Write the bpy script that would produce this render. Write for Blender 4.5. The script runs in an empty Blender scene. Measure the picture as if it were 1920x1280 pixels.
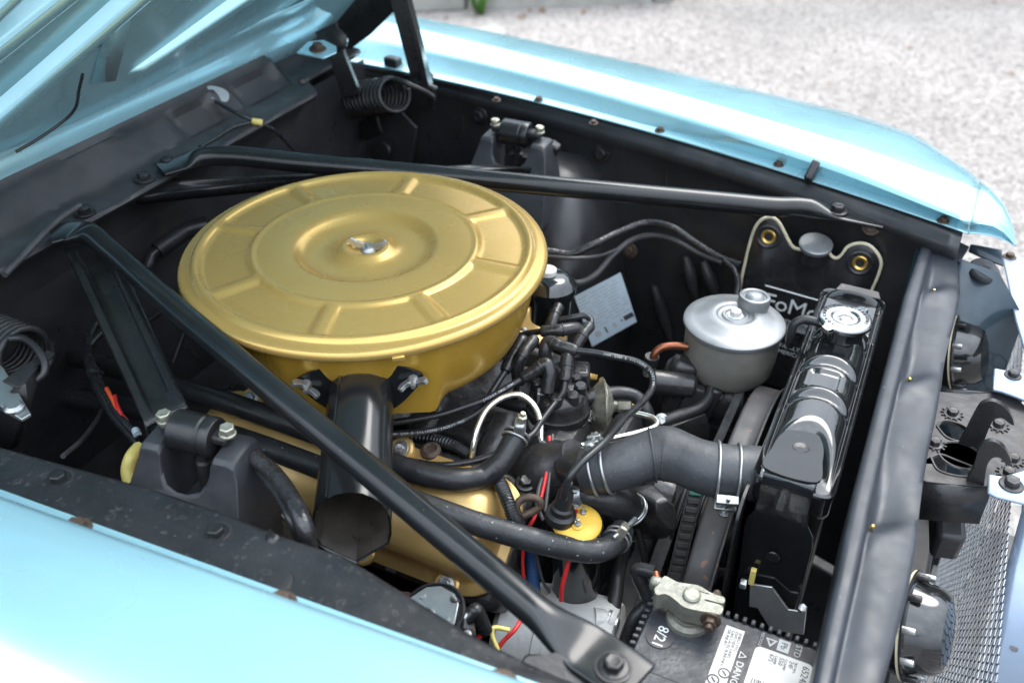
import bpy, bmesh, math, random
import numpy as np
from mathutils import Vector, Matrix, geometry, noise
R = math.radians
random.seed(7)
scene = bpy.context.scene
COL = scene.collection

# ------------------------------------------------------------------ camera
CAM_Z, PITCH, YAW, FPX = 1.485, 34.97, 25.7, 1800.0
cam_data = bpy.data.cameras.new('camera')
cam = bpy.data.objects.new('camera', cam_data)
COL.objects.link(cam)
cam.location = (0, 0, CAM_Z)
cam.rotation_euler = (R(90 - PITCH), 0, R(YAW))
cam_data.sensor_width = 36
cam_data.lens = FPX / 1920 * 36
cam_data.clip_start = 0.02
cam_data.clip_end = 400
cam_data.dof.use_dof = True
cam_data.dof.focus_distance = 1.06
cam_data.dof.aperture_fstop = 4.5
scene.camera = cam

# ------------------------------------------------------------------ sky and sun
SUN_EL, SUN_AZ = 58, 8          # azimuth measured from +y towards +x
world = bpy.data.worlds.new('World')
scene.world = world
world.use_nodes = True
wn, wl = world.node_tree.nodes, world.node_tree.links
wn.clear()
wo = wn.new('ShaderNodeOutputWorld')
bg = wn.new('ShaderNodeBackground')
sky = wn.new('ShaderNodeTexSky')
sky.sky_type = 'NISHITA'
sky.sun_disc = False
sky.sun_elevation = R(SUN_EL)
sky.sun_rotation = R(SUN_AZ)
sky.air_density = 1.0
sky.dust_density = 1.2
sky.ozone_density = 1.0
hsv = wn.new('ShaderNodeMix')            # thin bright cloud veil over the whole sky
hsv.data_type = 'RGBA'
tc = wn.new('ShaderNodeTexCoord')
cn = wn.new('ShaderNodeTexNoise')
cn.inputs['Scale'].default_value = 2.2
cn.inputs['Detail'].default_value = 6
cn.inputs['Roughness'].default_value = 0.6
cr = wn.new('ShaderNodeMapRange')
cr.inputs['From Min'].default_value = 0.36
cr.inputs['From Max'].default_value = 0.62
cr.inputs['To Min'].default_value = 0.55
cr.inputs['To Max'].default_value = 0.95
wl.new(tc.outputs['Generated'], cn.inputs['Vector'])
wl.new(cn.outputs['Fac'], cr.inputs['Value'])
wl.new(cr.outputs['Result'], hsv.inputs['Factor'])
wl.new(sky.outputs['Color'], hsv.inputs['A'])
# an overcast veil is about three times as bright overhead as at the horizon
sep = wn.new('ShaderNodeSeparateXYZ')
wl.new(tc.outputs['Generated'], sep.inputs[0])
ze = wn.new('ShaderNodeMapRange')
ze.inputs['From Min'].default_value = 0.0
ze.inputs['From Max'].default_value = 1.0
ze.inputs['To Min'].default_value = 0.24
ze.inputs['To Max'].default_value = 1.65
wl.new(sep.outputs['Z'], ze.inputs['Value'])
vs = wn.new('ShaderNodeVectorMath')
vs.operation = 'SCALE'
vs.inputs[0].default_value = (10.3, 11.2, 12.4)
wl.new(ze.outputs['Result'], vs.inputs['Scale'])
wl.new(vs.outputs['Vector'], hsv.inputs['B'])
wl.new(hsv.outputs['Result'], bg.inputs['Color'])
bg.inputs['Strength'].default_value = 0.15
wl.new(bg.outputs['Background'], wo.inputs['Surface'])

sun_data = bpy.data.lights.new('sun', 'SUN')
sun_data.energy = 1.5
sun_data.angle = R(32)
sun_data.color = (1, 0.95, 0.88)
sun = bpy.data.objects.new('sun', sun_data)
COL.objects.link(sun)
sun.location = (2, 4, 6)
sd = Vector((math.sin(R(SUN_AZ)) * math.cos(R(SUN_EL)), math.cos(R(SUN_AZ)) * math.cos(R(SUN_EL)), math.sin(R(SUN_EL))))
sun.rotation_euler = sd.to_track_quat('Z', 'Y').to_euler()

scene.view_settings.view_transform = 'Standard'
scene.view_settings.look = 'None'
scene.view_settings.gamma = 1
scene.view_settings.use_curve_mapping = False
scene.view_settings.exposure = 1.12
scene.render.engine = 'CYCLES'
scene.cycles.max_bounces = 6
scene.cycles.diffuse_bounces = 3
scene.cycles.glossy_bounces = 4
scene.cycles.use_denoising = True

# ------------------------------------------------------------------ survey: photo pixel + height -> place in the car
_fw = Vector((-math.sin(R(YAW)) * math.cos(R(PITCH)), math.cos(R(YAW)) * math.cos(R(PITCH)), -math.sin(R(PITCH))))
_rt = Vector((math.cos(R(YAW)), math.sin(R(YAW)), 0))
_up = _rt.cross(_fw)
_c = Vector((0, 0, CAM_Z))


def W(px, py, z=None, x=None, y=None, plane=None):
    v = _fw * FPX + _rt * (px - 960) - _up * (py - 640)
    if z is not None:
        k = (z - _c.z) / v.z
    elif x is not None:
        k = (x - _c.x) / v.x
    elif y is not None:
        k = (y - _c.y) / v.y
    else:
        k = (plane[0] - _c).dot(plane[1]) / v.dot(plane[1])
    return _c + v * k


def WP(pts):
    return [W(p[0], p[1], z=p[2]) for p in pts]


# ------------------------------------------------------------------ materials
MATS = {}


def pm(name, col, rough=0.5, metal=0.0, coat=0.0, var=0.12, nscale=18, rvar=0.12, bump=0.0, bscale=120,
       dust=0.000, dustcol=(0.22, 0.19, 0.16), spots=None, spotcol=(0.3, 0.3, 0.3), spec=0.5, emit=None, flake=0.0, trans=0.0, ior=1.45):
    m = bpy.data.materials.new(name)
    m.use_nodes = True
    nt = m.node_tree
    n, l = nt.nodes, nt.links
    b = n['Principled BSDF']
    b.inputs['Metallic'].default_value = metal
    b.inputs['Coat Weight'].default_value = coat
    b.inputs['Coat Roughness'].default_value = 0.04
    b.inputs['Specular IOR Level'].default_value = spec
    b.inputs['IOR'].default_value = ior
    b.inputs['Transmission Weight'].default_value = trans
    g = n.new('ShaderNodeNewGeometry')
    pos = g.outputs['Position']
    nz = n.new('ShaderNodeTexNoise')
    nz.inputs['Scale'].default_value = nscale
    nz.inputs['Detail'].default_value = 3
    nz.inputs['Roughness'].default_value = 0.6
    l.new(pos, nz.inputs['Vector'])
    mr = n.new('ShaderNodeMapRange')
    mr.inputs['From Min'].default_value = 0.3
    mr.inputs['From Max'].default_value = 0.7
    mr.inputs['To Min'].default_value = 1 - var
    mr.inputs['To Max'].default_value = 1 + var
    l.new(nz.outputs['Fac'], mr.inputs['Value'])
    sc = n.new('ShaderNodeVectorMath')
    sc.operation = 'SCALE'
    sc.inputs[0].default_value = col
    l.new(mr.outputs['Result'], sc.inputs['Scale'])
    colout = sc.outputs['Vector']
    rr = n.new('ShaderNodeMapRange')
    rr.inputs['From Min'].default_value = 0.3
    rr.inputs['From Max'].default_value = 0.7
    rr.inputs['To Min'].default_value = max(0.02, rough - rvar)
    rr.inputs['To Max'].default_value = min(1, rough + rvar)
    nz2 = n.new('ShaderNodeTexNoise')
    nz2.inputs['Scale'].default_value = nscale * 2.3
    nz2.inputs['Detail'].default_value = 2
    l.new(pos, nz2.inputs['Vector'])
    l.new(nz2.outputs['Fac'], rr.inputs['Value'])
    rout = rr.outputs['Result']
    if dust > 0:
        dn = n.new('ShaderNodeTexNoise')
        dn.inputs['Scale'].default_value = 9
        dn.inputs['Detail'].default_value = 4
        dn.inputs['Roughness'].default_value = 0.72
        l.new(pos, dn.inputs['Vector'])
        dm = n.new('ShaderNodeMapRange')
        dm.inputs['From Min'].default_value = 0.42
        dm.inputs['From Max'].default_value = 0.78
        dm.inputs['To Min'].default_value = dust * 0.15
        dm.inputs['To Max'].default_value = dust
        l.new(dn.outputs['Fac'], dm.inputs['Value'])
        mx = n.new('ShaderNodeMix')
        mx.data_type = 'RGBA'
        l.new(dm.outputs['Result'], mx.inputs['Factor'])
        l.new(colout, mx.inputs['A'])
        mx.inputs['B'].default_value = (*dustcol, 1)
        colout = mx.outputs['Result']
    if spots:
        for (sscale, r0, r1, strength, ring) in spots:
            vo = n.new('ShaderNodeTexVoronoi')
            vo.inputs['Scale'].default_value = sscale
            vo.inputs['Randomness'].default_value = 1
            wv = n.new('ShaderNodeTexNoise')
            wv.inputs['Scale'].default_value = sscale * 1.4
            l.new(pos, wv.inputs['Vector'])
            ad = n.new('ShaderNodeVectorMath')
            ad.operation = 'MULTIPLY_ADD'
            l.new(wv.outputs['Color'], ad.inputs[0])
            ad.inputs[1].default_value = (0.6 / sscale,) * 3
            l.new(pos, ad.inputs[2])
            l.new(ad.outputs['Vector'], vo.inputs['Vector'])
            a = n.new('ShaderNodeMapRange')
            a.interpolation_type = 'SMOOTHSTEP'
            a.inputs['From Min'].default_value = r0
            a.inputs['From Max'].default_value = r1
            a.inputs['To Min'].default_value = 1
            a.inputs['To Max'].default_value = 0
            l.new(vo.outputs['Distance'], a.inputs['Value'])
            f = a.outputs['Result']
            if ring:
                a2 = n.new('ShaderNodeMapRange')
                a2.interpolation_type = 'SMOOTHSTEP'
                a2.inputs['From Min'].default_value = r0 - 2.4 * (r1 - r0)
                a2.inputs['From Max'].default_value = r0
                a2.inputs['To Min'].default_value = 0.12
                a2.inputs['To Max'].default_value = 1
                l.new(vo.outputs['Distance'], a2.inputs['Value'])
                mm = n.new('ShaderNodeMath')
                mm.operation = 'MULTIPLY'
                l.new(f, mm.inputs[0])
                l.new(a2.outputs['Result'], mm.inputs[1])
                f = mm.outputs[0]
            # only some cells carry a mark
            sx = n.new('ShaderNodeSeparateXYZ')
            l.new(vo.outputs['Color'], sx.inputs[0])
            gt = n.new('ShaderNodeMath')
            gt.operation = 'GREATER_THAN'
            gt.inputs[1].default_value = 0.45
            l.new(sx.outputs[0], gt.inputs[0])
            m2 = n.new('ShaderNodeMath')
            m2.operation = 'MULTIPLY'
            l.new(f, m2.inputs[0])
            l.new(gt.outputs[0], m2.inputs[1])
            m3 = n.new('ShaderNodeMath')
            m3.operation = 'MULTIPLY'
            m3.inputs[1].default_value = strength
            l.new(m2.outputs[0], m3.inputs[0])
            mx = n.new('ShaderNodeMix')
            mx.data_type = 'RGBA'
            l.new(m3.outputs[0], mx.inputs['Factor'])
            l.new(colout, mx.inputs['A'])
            mx.inputs['B'].default_value = (*spotcol, 1)
            colout = mx.outputs['Result']
    l.new(colout, b.inputs['Base Color'])
    l.new(rout, b.inputs['Roughness'])
    if bump > 0:
        bn = n.new('ShaderNodeTexNoise')
        bn.inputs['Scale'].default_value = bscale
        bn.inputs['Detail'].default_value = 2
        l.new(pos, bn.inputs['Vector'])
        bp = n.new('ShaderNodeBump')
        bp.inputs['Strength'].default_value = 1.0
        bp.inputs['Distance'].default_value = bump
        l.new(bn.outputs['Fac'], bp.inputs['Height'])
        l.new(bp.outputs['Normal'], b.inputs['Normal'])
    MATS[name] = m
    return m


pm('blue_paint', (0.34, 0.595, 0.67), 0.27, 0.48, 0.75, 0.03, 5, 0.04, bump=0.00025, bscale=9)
pm('black_satin', (0.008, 0.0085, 0.010), 0.31, 0, 0.0, 0.3, 14, 0.08, bump=0.0003, bscale=160, dust=0.055)
pm('black_bar', (0.009, 0.010, 0.011), 0.19, 0, 0.0, 0.3, 20, 0.03, dust=0.028,
   spots=[(70, 0.02, 0.05, 0.5, False)], spotcol=(0.25, 0.24, 0.22))
pm('black_apron', (0.009, 0.010, 0.012), 0.40, 0, 0.0, 0.35, 16, 0.10, bump=0.0003, bscale=120, dust=0.055,
   spots=[(55, 0.20, 0.225, 0.09, True), (120, 0.20, 0.235, 0.12, True), (300, 0.08, 0.16, 0.18, False), (800, 0.10, 0.22, 0.20, False)],
   spotcol=(0.30, 0.29, 0.28))
pm('black_sheet', (0.019, 0.020, 0.023), 0.38, 0, 0.0, 0.35, 10, 0.12, bump=0.0012, bscale=16, dust=0.072)
pm('black_gloss', (0.008, 0.009, 0.010), 0.12, 0, 0.6, 0.2, 25, 0.05, bump=0.0002, bscale=70, dust=0.017)
pm('support_steel', (0.019, 0.023, 0.030), 0.42, 0.1, 0.0, 0.25, 20, 0.08, bump=0.0004, bscale=22, dust=0.028,
   spots=[(90, 0.02, 0.05, 0.5, False)], spotcol=(0.4, 0.4, 0.4))
pm('grey_sheet', (0.026, 0.026, 0.029), 0.42, 0, 0.0, 0.3, 12, 0.12, bump=0.0006, bscale=40, dust=0.121)
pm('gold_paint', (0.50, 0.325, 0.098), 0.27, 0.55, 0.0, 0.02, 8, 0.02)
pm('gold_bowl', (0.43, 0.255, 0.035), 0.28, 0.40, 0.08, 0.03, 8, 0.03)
pm('gold_cover', (0.50, 0.33, 0.12), 0.36, 0.5, 0.2, 0.08, 16, 0.06, bump=0.0003, bscale=60, dust=0.033)
pm('rubber', (0.013, 0.014, 0.016), 0.38, 0, 0, 0.3, 30, 0.10, bump=0.0004, bscale=240, dust=0.050)
pm('rubber_grey', (0.030, 0.033, 0.038), 0.48, 0, 0, 0.3, 22, 0.10, bump=0.0004, bscale=200, dust=0.088,
   spots=[(160, 0.06, 0.14, 0.5, False)], spotcol=(0.2, 0.16, 0.12))
pm('rubber_chipped', (0.022, 0.024, 0.027), 0.42, 0, 0, 0.3, 30, 0.10, bump=0.0004, bscale=240, dust=0.050,
   spots=[(120, 0.10, 0.16, 0.55, False)], spotcol=(0.45, 0.44, 0.4))
pm('boot', (0.012, 0.0125, 0.014), 0.25, 0, 0, 0.4, 60, 0.08, bump=0.0003, bscale=180, dust=0.088)
pm('wire_black', (0.016, 0.017, 0.019), 0.28, 0, 0, 0.3, 40, 0.06, dust=0.033)
pm('wire_grey', (0.05, 0.05, 0.052), 0.40, 0, 0, 0.3, 40, 0.06, dust=0.055)
pm('tape', (0.018, 0.018, 0.020), 0.25, 0, 0, 0.4, 60, 0.12, bump=0.0015, bscale=110, dust=0.066)
pm('red_wire', (0.55, 0.03, 0.03), 0.35, 0, 0, 0.1)
pm('orange_wire', (0.75, 0.10, 0.03), 0.35, 0, 0, 0.1)
pm('yellow_wire', (0.6, 0.5, 0.15), 0.4, 0, 0, 0.1)
pm('blue_wire', (0.02, 0.06, 0.16), 0.4, 0, 0, 0.1)
pm('zinc', (0.36, 0.37, 0.37), 0.34, 0.8, 0, 0.08, 60, 0.06, dust=0.066)
pm('zinc_yellow', (0.40, 0.385, 0.31), 0.34, 0.75, 0, 0.2, 60, 0.12, dust=0.055)
pm('chrome_line', (0.72, 0.70, 0.62), 0.22, 0.9, 0, 0.1, 60, 0.08)
pm('chrome', (0.32, 0.325, 0.33), 0.27, 1.0, 0, 0.06, 60, 0.06, bump=0.0001, bscale=200)
pm('brass', (0.55, 0.36, 0.10), 0.32, 0.8, 0, 0.15, 60, 0.1)
pm('silver_paint', (0.21, 0.22, 0.225), 0.40, 0.5, 0.1, 0.06, 25, 0.06, bump=0.0002, bscale=60, dust=0.022)
pm('silver_body', (0.25, 0.243, 0.215), 0.42, 0.3, 0.1, 0.12, 25, 0.08, bump=0.0002, bscale=60, dust=0.055,
   spots=[(70, 0.03, 0.10, 0.6, False)], spotcol=(0.14, 0.10, 0.06))
pm('aluminium', (0.52, 0.52, 0.50), 0.5, 0.2, 0, 0.12, 30, 0.1, bump=0.0006, bscale=150, dust=0.055)
pm('cast_black', (0.018, 0.018, 0.019), 0.34, 0, 0, 0.4, 25, 0.14, bump=0.0014, bscale=55, dust=0.055)
pm('black_cap', (0.026, 0.027, 0.031), 0.44, 0, 0, 0.2, 20, 0.08, bump=0.0006, bscale=60)
pm('dark_steel', (0.032, 0.032, 0.034), 0.42, 0.5, 0, 0.3, 30, 0.12, bump=0.0004, bscale=80, dust=0.099)
pm('shroud', (0.05, 0.049, 0.05), 0.50, 0.3, 0, 0.25, 14, 0.12, bump=0.0006, bscale=30, dust=0.138,
   dustcol=(0.16, 0.13, 0.11), spots=[(80, 0.08, 0.18, 0.7, False), (38, 0.04, 0.12, 0.55, False)], spotcol=(0.26, 0.11, 0.05))
pm('rust', (0.075, 0.05, 0.036), 0.6, 0.3, 0, 0.35, 60, 0.12, bump=0.0008, bscale=160)
pm('rust_iron', (0.16, 0.085, 0.07), 0.75, 0.0, 0, 0.35, 60, 0.12, bump=0.0015, bscale=120)
pm('copper', (0.20, 0.07, 0.035), 0.34, 0.7, 0, 0.2, 60, 0.1)
pm('coil_yellow', (0.70, 0.43, 0.06), 0.42, 0, 0, 0.1, 40, 0.08, dust=0.044)
pm('vinyl', (0.018, 0.018, 0.020), 0.30, 0, 0, 0.25, 20, 0.08, bump=0.0012, bscale=28, dust=0.017)
pm('piping', (0.62, 0.56, 0.40), 0.55, 0, 0, 0.12, 90, 0.08)
pm('print_white', (0.70, 0.72, 0.72), 0.5, 0, 0, 0.05)
pm('print_grey', (0.34, 0.36, 0.37), 0.5, 0, 0, 0.05)
pm('print_dark', (0.03, 0.03, 0.035), 0.5, 0, 0, 0.05)
pm('label_white', (0.48, 0.48, 0.46), 0.45, 0, 0, 0.04)
pm('label_silver', (0.50, 0.60, 0.68), 0.38, 0.25, 0, 0.05, 30, 0.06)
pm('battery_case', (0.028, 0.031, 0.036), 0.46, 0, 0, 0.25, 30, 0.1, bump=0.0006, bscale=200, dust=0.077, dustcol=(0.12, 0.13, 0.14))
pm('lead', (0.22, 0.22, 0.185), 0.5, 0.4, 0, 0.25, 60, 0.12, bump=0.0007, bscale=200, dust=0.055)
pm('belt', (0.030, 0.030, 0.031), 0.62, 0, 0, 0.3, 60, 0.1, bump=0.0005, bscale=300, dust=0.055)
pm('teal_mark', (0.02, 0.13, 0.10), 0.5)
pm('duct_dust', (0.040, 0.034, 0.028), 0.36, 0, 0, 0.35, 40, 0.1)
pm('mesh_metal', (0.42, 0.44, 0.46), 0.35, 0.5, 0, 0.2, 40, 0.1)
pm('blue_dark', (0.012, 0.03, 0.045), 0.4, 0.2, 0.4, 0.1, 20, 0.08, dust=0.044)
pm('weed', (0.08, 0.20, 0.03), 0.6, 0, 0, 0.3, 30)
pm('foliage', (0.05, 0.085, 0.03), 0.6, 0, 0, 0.4, 2)
pm('leaf_brown', (0.16, 0.085, 0.045), 0.7, 0, 0, 0.4, 30)
pm('glass_dark', (0.02, 0.03, 0.03), 0.05, 0, 0.5)


def gravel_material(name, base, stone):
    m = bpy.data.materials.new(name)
    m.use_nodes = True
    n, l = m.node_tree.nodes, m.node_tree.links
    b = n['Principled BSDF']
    g = n.new('ShaderNodeNewGeometry')
    v = n.new('ShaderNodeTexVoronoi')
    v.inputs['Scale'].default_value = 70
    l.new(g.outputs['Position'], v.inputs['Vector'])
    nz = n.new('ShaderNodeTexNoise')
    nz.inputs['Scale'].default_value = 1.4
    nz.inputs['Detail'].default_value = 6
    l.new(g.outputs['Position'], nz.inputs['Vector'])
    s = n.new('ShaderNodeSeparateXYZ')
    l.new(v.outputs['Color'], s.inputs[0])
    r = n.new('ShaderNodeValToRGB')
    r.color_ramp.elements[0].color = (base[0] * 0.74, base[1] * 0.74, base[2] * 0.75, 1)
    r.color_ramp.elements[1].color = (*stone, 1)
    e = r.color_ramp.elements.new(0.45)
    e.color = (*base, 1)
    l.new(s.outputs[0], r.inputs['Fac'])
    mx = n.new('ShaderNodeMix')
    mx.data_type = 'RGBA'
    mx.blend_type = 'MULTIPLY'
    mx.inputs['Factor'].default_value = 0.5
    rr = n.new('ShaderNodeMapRange')
    rr.inputs['From Min'].default_value = 0.3
    rr.inputs['From Max'].default_value = 0.7
    rr.inputs['To Min'].default_value = 0.7
    rr.inputs['To Max'].default_value = 1.25
    l.new(nz.outputs['Fac'], rr.inputs['Value'])
    l.new(r.outputs['Color'], mx.inputs['A'])
    l.new(rr.outputs['Result'], mx.inputs['B'])
    l.new(mx.outputs['Result'], b.inputs['Base Color'])
    b.inputs['Roughness'].default_value = 0.85
    bp = n.new('ShaderNodeBump')
    bp.inputs['Distance'].default_value = 0.008
    l.new(v.outputs['Distance'], bp.inputs['Height'])
    l.new(bp.outputs['Normal'], b.inputs['Normal'])
    MATS[name] = m


gravel_material('gravel', (0.245, 0.224, 0.206), (0.33, 0.304, 0.283))
pm('stone_light', (0.265, 0.243, 0.225), 0.85, 0, 0, 0.4, 60)
pm('concrete', (0.26, 0.255, 0.235), 0.85, 0, 0, 0.25, 9, 0.08, bump=0.004, bscale=40, dust=0.165, dustcol=(0.14, 0.13, 0.10))

# ------------------------------------------------------------------ mesh helpers
LOC = {}


def link(o, parent=None):
    COL.objects.link(o)
    if parent is not None:
        o.parent = parent
    return o


def tag(o, label=None, cat=None, group=None, kind=None):
    if label:
        o['label'] = label
    if cat:
        o['category'] = cat
    if group:
        o['group'] = group
    if kind:
        o['kind'] = kind
    return o


def part_root(name, label, loc, parent):
    o = bpy.data.objects.new(name, None)
    o.empty_display_size = 0.02
    link(o, parent)
    o.location = Vector(loc) - LOC[parent.name]
    LOC[o.name] = Vector(loc)
    o['label'] = label
    return o


def thing(name, label, cat, loc, group=None):
    o = bpy.data.objects.new(name, None)
    o.empty_display_size = 0.02
    link(o)
    o.location = loc
    LOC[o.name] = Vector(loc)
    return tag(o, label, cat, group)


def build(name, V, F, mat, parent=None, smooth=40, bevel=0.0, bseg=2, sub=0, solid=0.0, label=None):
    V = [Vector(v) for v in V]
    lo = Vector((min(v.x for v in V), min(v.y for v in V), min(v.z for v in V)))
    hi = Vector((max(v.x for v in V), max(v.y for v in V), max(v.z for v in V)))
    c = (lo + hi) / 2
    me = bpy.data.meshes.new(name)
    me.from_pydata([tuple(v - c) for v in V], [], F)
    bm = bmesh.new()
    bm.from_mesh(me)
    bmesh.ops.remove_doubles(bm, verts=bm.verts, dist=1e-6)
    bmesh.ops.recalc_face_normals(bm, faces=bm.faces)
    bm.to_mesh(me)
    bm.free()
    me.update()
    if smooth:
        me.polygons.foreach_set('use_smooth', [True] * len(me.polygons))
        me.set_sharp_from_angle(angle=R(smooth))
    mats = mat if isinstance(mat, (list, tuple)) else [mat]
    for m in mats:
        me.materials.append(MATS[m])
    o = bpy.data.objects.new(name, me)
    link(o, parent)
    o.location = c - (LOC[parent.name] if parent else Vector())
    LOC[o.name] = c
    if solid:
        md = o.modifiers.new('thickness', 'SOLIDIFY')
        md.thickness = solid
        md.offset = 0
    if bevel:
        md = o.modifiers.new('bevel', 'BEVEL')
        md.width = bevel
        md.segments = bseg
        md.limit_method = 'ANGLE'
        md.angle_limit = R(32)
        md.harden_normals = False
    if sub:
        md = o.modifiers.new('sub', 'SUBSURF')
        md.levels = sub
        md.render_levels = sub
    if label:
        o['label'] = label
    return o


def place(name, me, mat, M, parent=None, label=None):
    """an object sharing mesh data, set with a world matrix"""
    o = bpy.data.objects.new(name, me)
    link(o, parent)
    T = Matrix.Translation(-LOC[parent.name]) if parent else Matrix()
    o.matrix_local = T @ M
    LOC[o.name] = M.translation.copy()
    if mat and not me.materials:
        me.materials.append(MATS[mat])
    if label:
        o['label'] = label
    return o


def frame(o, z, x=None):
    z = Vector(z).normalized()
    if x is None:
        x = Vector((1, 0, 0)) if abs(z.x) < 0.8 else Vector((0, 1, 0))
    x = Vector(x)
    x = (x - z * x.dot(z)).normalized()
    y = z.cross(x)
    M = Matrix((x, y, z)).transposed().to_4x4()
    M.translation = Vector(o)
    return M


def spline(pts, n=8):
    P = [Vector(p) for p in pts]
    if len(P) < 3:
        return [P[0].lerp(P[1], i / n) for i in range(n + 1)]
    out = []
    ext = [P[0] * 2 - P[1]] + P + [P[-1] * 2 - P[-2]]
    for i in range(1, len(ext) - 2):
        p0, p1, p2, p3 = ext[i - 1:i + 3]
        t0 = 0
        t1 = t0 + max((p1 - p0).length, 1e-6) ** 0.5
        t2 = t1 + max((p2 - p1).length, 1e-6) ** 0.5
        t3 = t2 + max((p3 - p2).length, 1e-6) ** 0.5
        for k in range(n):
            t = t1 + (t2 - t1) * k / n
            a1 = p0 * ((t1 - t) / (t1 - t0)) + p1 * ((t - t0) / (t1 - t0))
            a2 = p1 * ((t2 - t) / (t2 - t1)) + p2 * ((t - t1) / (t2 - t1))
            a3 = p2 * ((t3 - t) / (t3 - t2)) + p3 * ((t - t2) / (t3 - t2))
            b1 = a1 * ((t2 - t) / (t2 - t0)) + a2 * ((t - t0) / (t2 - t0))
            b2 = a2 * ((t3 - t) / (t3 - t1)) + a3 * ((t - t1) / (t3 - t1))
            out.append(b1 * ((t2 - t) / (t2 - t1)) + b2 * ((t - t1) / (t2 - t1)))
    out.append(P[-1].copy())
    return out


def frames_along(path, up0=None):
    T = []
    for i in range(len(path)):
        a = path[max(0, i - 1)]
        b = path[min(len(path) - 1, i + 1)]
        T.append((b - a).normalized())
    if up0 is None:
        up0 = Vector((0, 0, 1)) if abs(T[0].z) < 0.9 else Vector((0, 1, 0))
    u = (up0 - T[0] * up0.dot(T[0])).normalized()
    out = []
    for i, t in enumerate(T):
        if i:
            q = T[i - 1].rotation_difference(t)
            u = q @ u
            u = (u - t * u.dot(t)).normalized()
        out.append((t, u, t.cross(u)))
    return out


def sweep(path, section, cap=True, up0=None):
    """section: function(i, n) -> list of 2D points, or list"""
    fr = frames_along(path, up0)
    V, F = [], []
    n = None
    for i, (p, (t, u, s)) in enumerate(zip(path, fr)):
        sec = section(i, len(path)) if callable(section) else section
        n = len(sec)
        for a, b in sec:
            V.append(p + s * a + u * b)
    for i in range(len(path) - 1):
        for k in range(n):
            F.append((i * n + k, i * n + (k + 1) % n, (i + 1) * n + (k + 1) % n, (i + 1) * n + k))
    if cap:
        F.append(tuple(range(n))[::-1])
        F.append(tuple((len(path) - 1) * n + k for k in range(n)))
    return V, F


def circ(r, seg=14, ry=None):
    ry = ry if ry else r
    return [(r * math.cos(2 * math.pi * k / seg), ry * math.sin(2 * math.pi * k / seg)) for k in range(seg)]


def tube(name, pts, r, mat, parent=None, seg=14, n=8, smooth_path=True, label=None, up0=None):
    path = spline(pts, n) if smooth_path else [Vector(p) for p in pts]
    rf = r if callable(r) else (lambda t: r)
    N = len(path)
    V, F = sweep(path, lambda i, nn: circ(rf(i / (N - 1)), seg), True, up0)
    return build(name, V, F, mat, parent, 50, label=label)


def lathe(name, prof, M, mat, parent=None, seg=40, smooth=35, bevel=0, arc=None, label=None, rot=0.0):
    V, F = [], []
    full = arc is None
    a0, a1 = (0, 2 * math.pi) if full else arc
    ns = seg if full else seg + 1
    for (r, z) in prof:
        for k in range(ns):
            t = a0 + (a1 - a0) * k / seg + rot
            V.append(M @ Vector((max(r, 1e-7) * math.cos(t), max(r, 1e-7) * math.sin(t), z)))
    for i in range(len(prof) - 1):
        for k in range(seg):
            k2 = (k + 1) % ns
            F.append((i * ns + k, i * ns + k2, (i + 1) * ns + k2, (i + 1) * ns + k))
    if full:
        if prof[0][0] > 1e-5:
            F.append(tuple(range(ns))[::-1])
        if prof[-1][0] > 1e-5:
            F.append(tuple((len(prof) - 1) * ns + k for k in range(ns)))
    F2 = []
    for f in F:
        F2.append(f)
    return build(name, V, F2, mat, parent, smooth, bevel=bevel, label=label)


def loft(name, secs, mat, parent=None, closed=False, smooth=40, solid=0.0, cap=False, bevel=0, sub=0, label=None):
    n = len(secs[0])
    V = [v for s in secs for v in s]
    F = []
    for i in range(len(secs) - 1):
        for k in range(n if closed else n - 1):
            k2 = (k + 1) % n
            F.append((i * n + k, i * n + k2, (i + 1) * n + k2, (i + 1) * n + k))
    if cap:
        F.append(tuple(range(n))[::-1])
        F.append(tuple((len(secs) - 1) * n + k for k in range(n)))
    return build(name, V, F, mat, parent, smooth, solid=solid, bevel=bevel, sub=sub, label=label)


def plate(name, outline, t, M, mat, parent=None, holes=(), bevel=0.0, smooth=35, bseg=2, label=None):
    """flat plate: outline in local xy, thickness along local z from 0 to t"""
    loops = [[Vector((p[0], p[1], 0)) for p in outline]] + [[Vector((p[0], p[1], 0)) for p in h] for h in holes]
    flat = [p for lp in loops for p in lp]
    tris = geometry.tessellate_polygon(loops)
    n = len(flat)
    V = [M @ Vector((p.x, p.y, 0)) for p in flat] + [M @ Vector((p.x, p.y, t)) for p in flat]
    F = []
    for a, b, c in tris:
        F.append((c, b, a))
        F.append((a + n, b + n, c + n))
    k = 0
    for lp in loops:
        m = len(lp)
        for i in range(m):
            a, b = k + i, k + (i + 1) % m
            F.append((a, b, b + n, a + n))
        k += m
    return build(name, V, F, mat, parent, smooth, bevel=bevel, bseg=bseg, label=label)


def box(name, size, M, mat, parent=None, bevel=0.002, bseg=2, taper=1.0, label=None):
    sx, sy, sz = [s / 2 for s in size]
    V = []
    for z, k in ((-sz, 1.0), (sz, taper)):
        for x, y in ((-sx, -sy), (sx, -sy), (sx, sy), (-sx, sy)):
            V.append(M @ Vector((x * k, y * k, z)))
    F = [(3, 2, 1, 0), (4, 5, 6, 7), (0, 1, 5, 4), (1, 2, 6, 5), (2, 3, 7, 6), (3, 0, 4, 7)]
    return build(name, V, F, mat, parent, 35, bevel=bevel, bseg=bseg, label=label)


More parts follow.
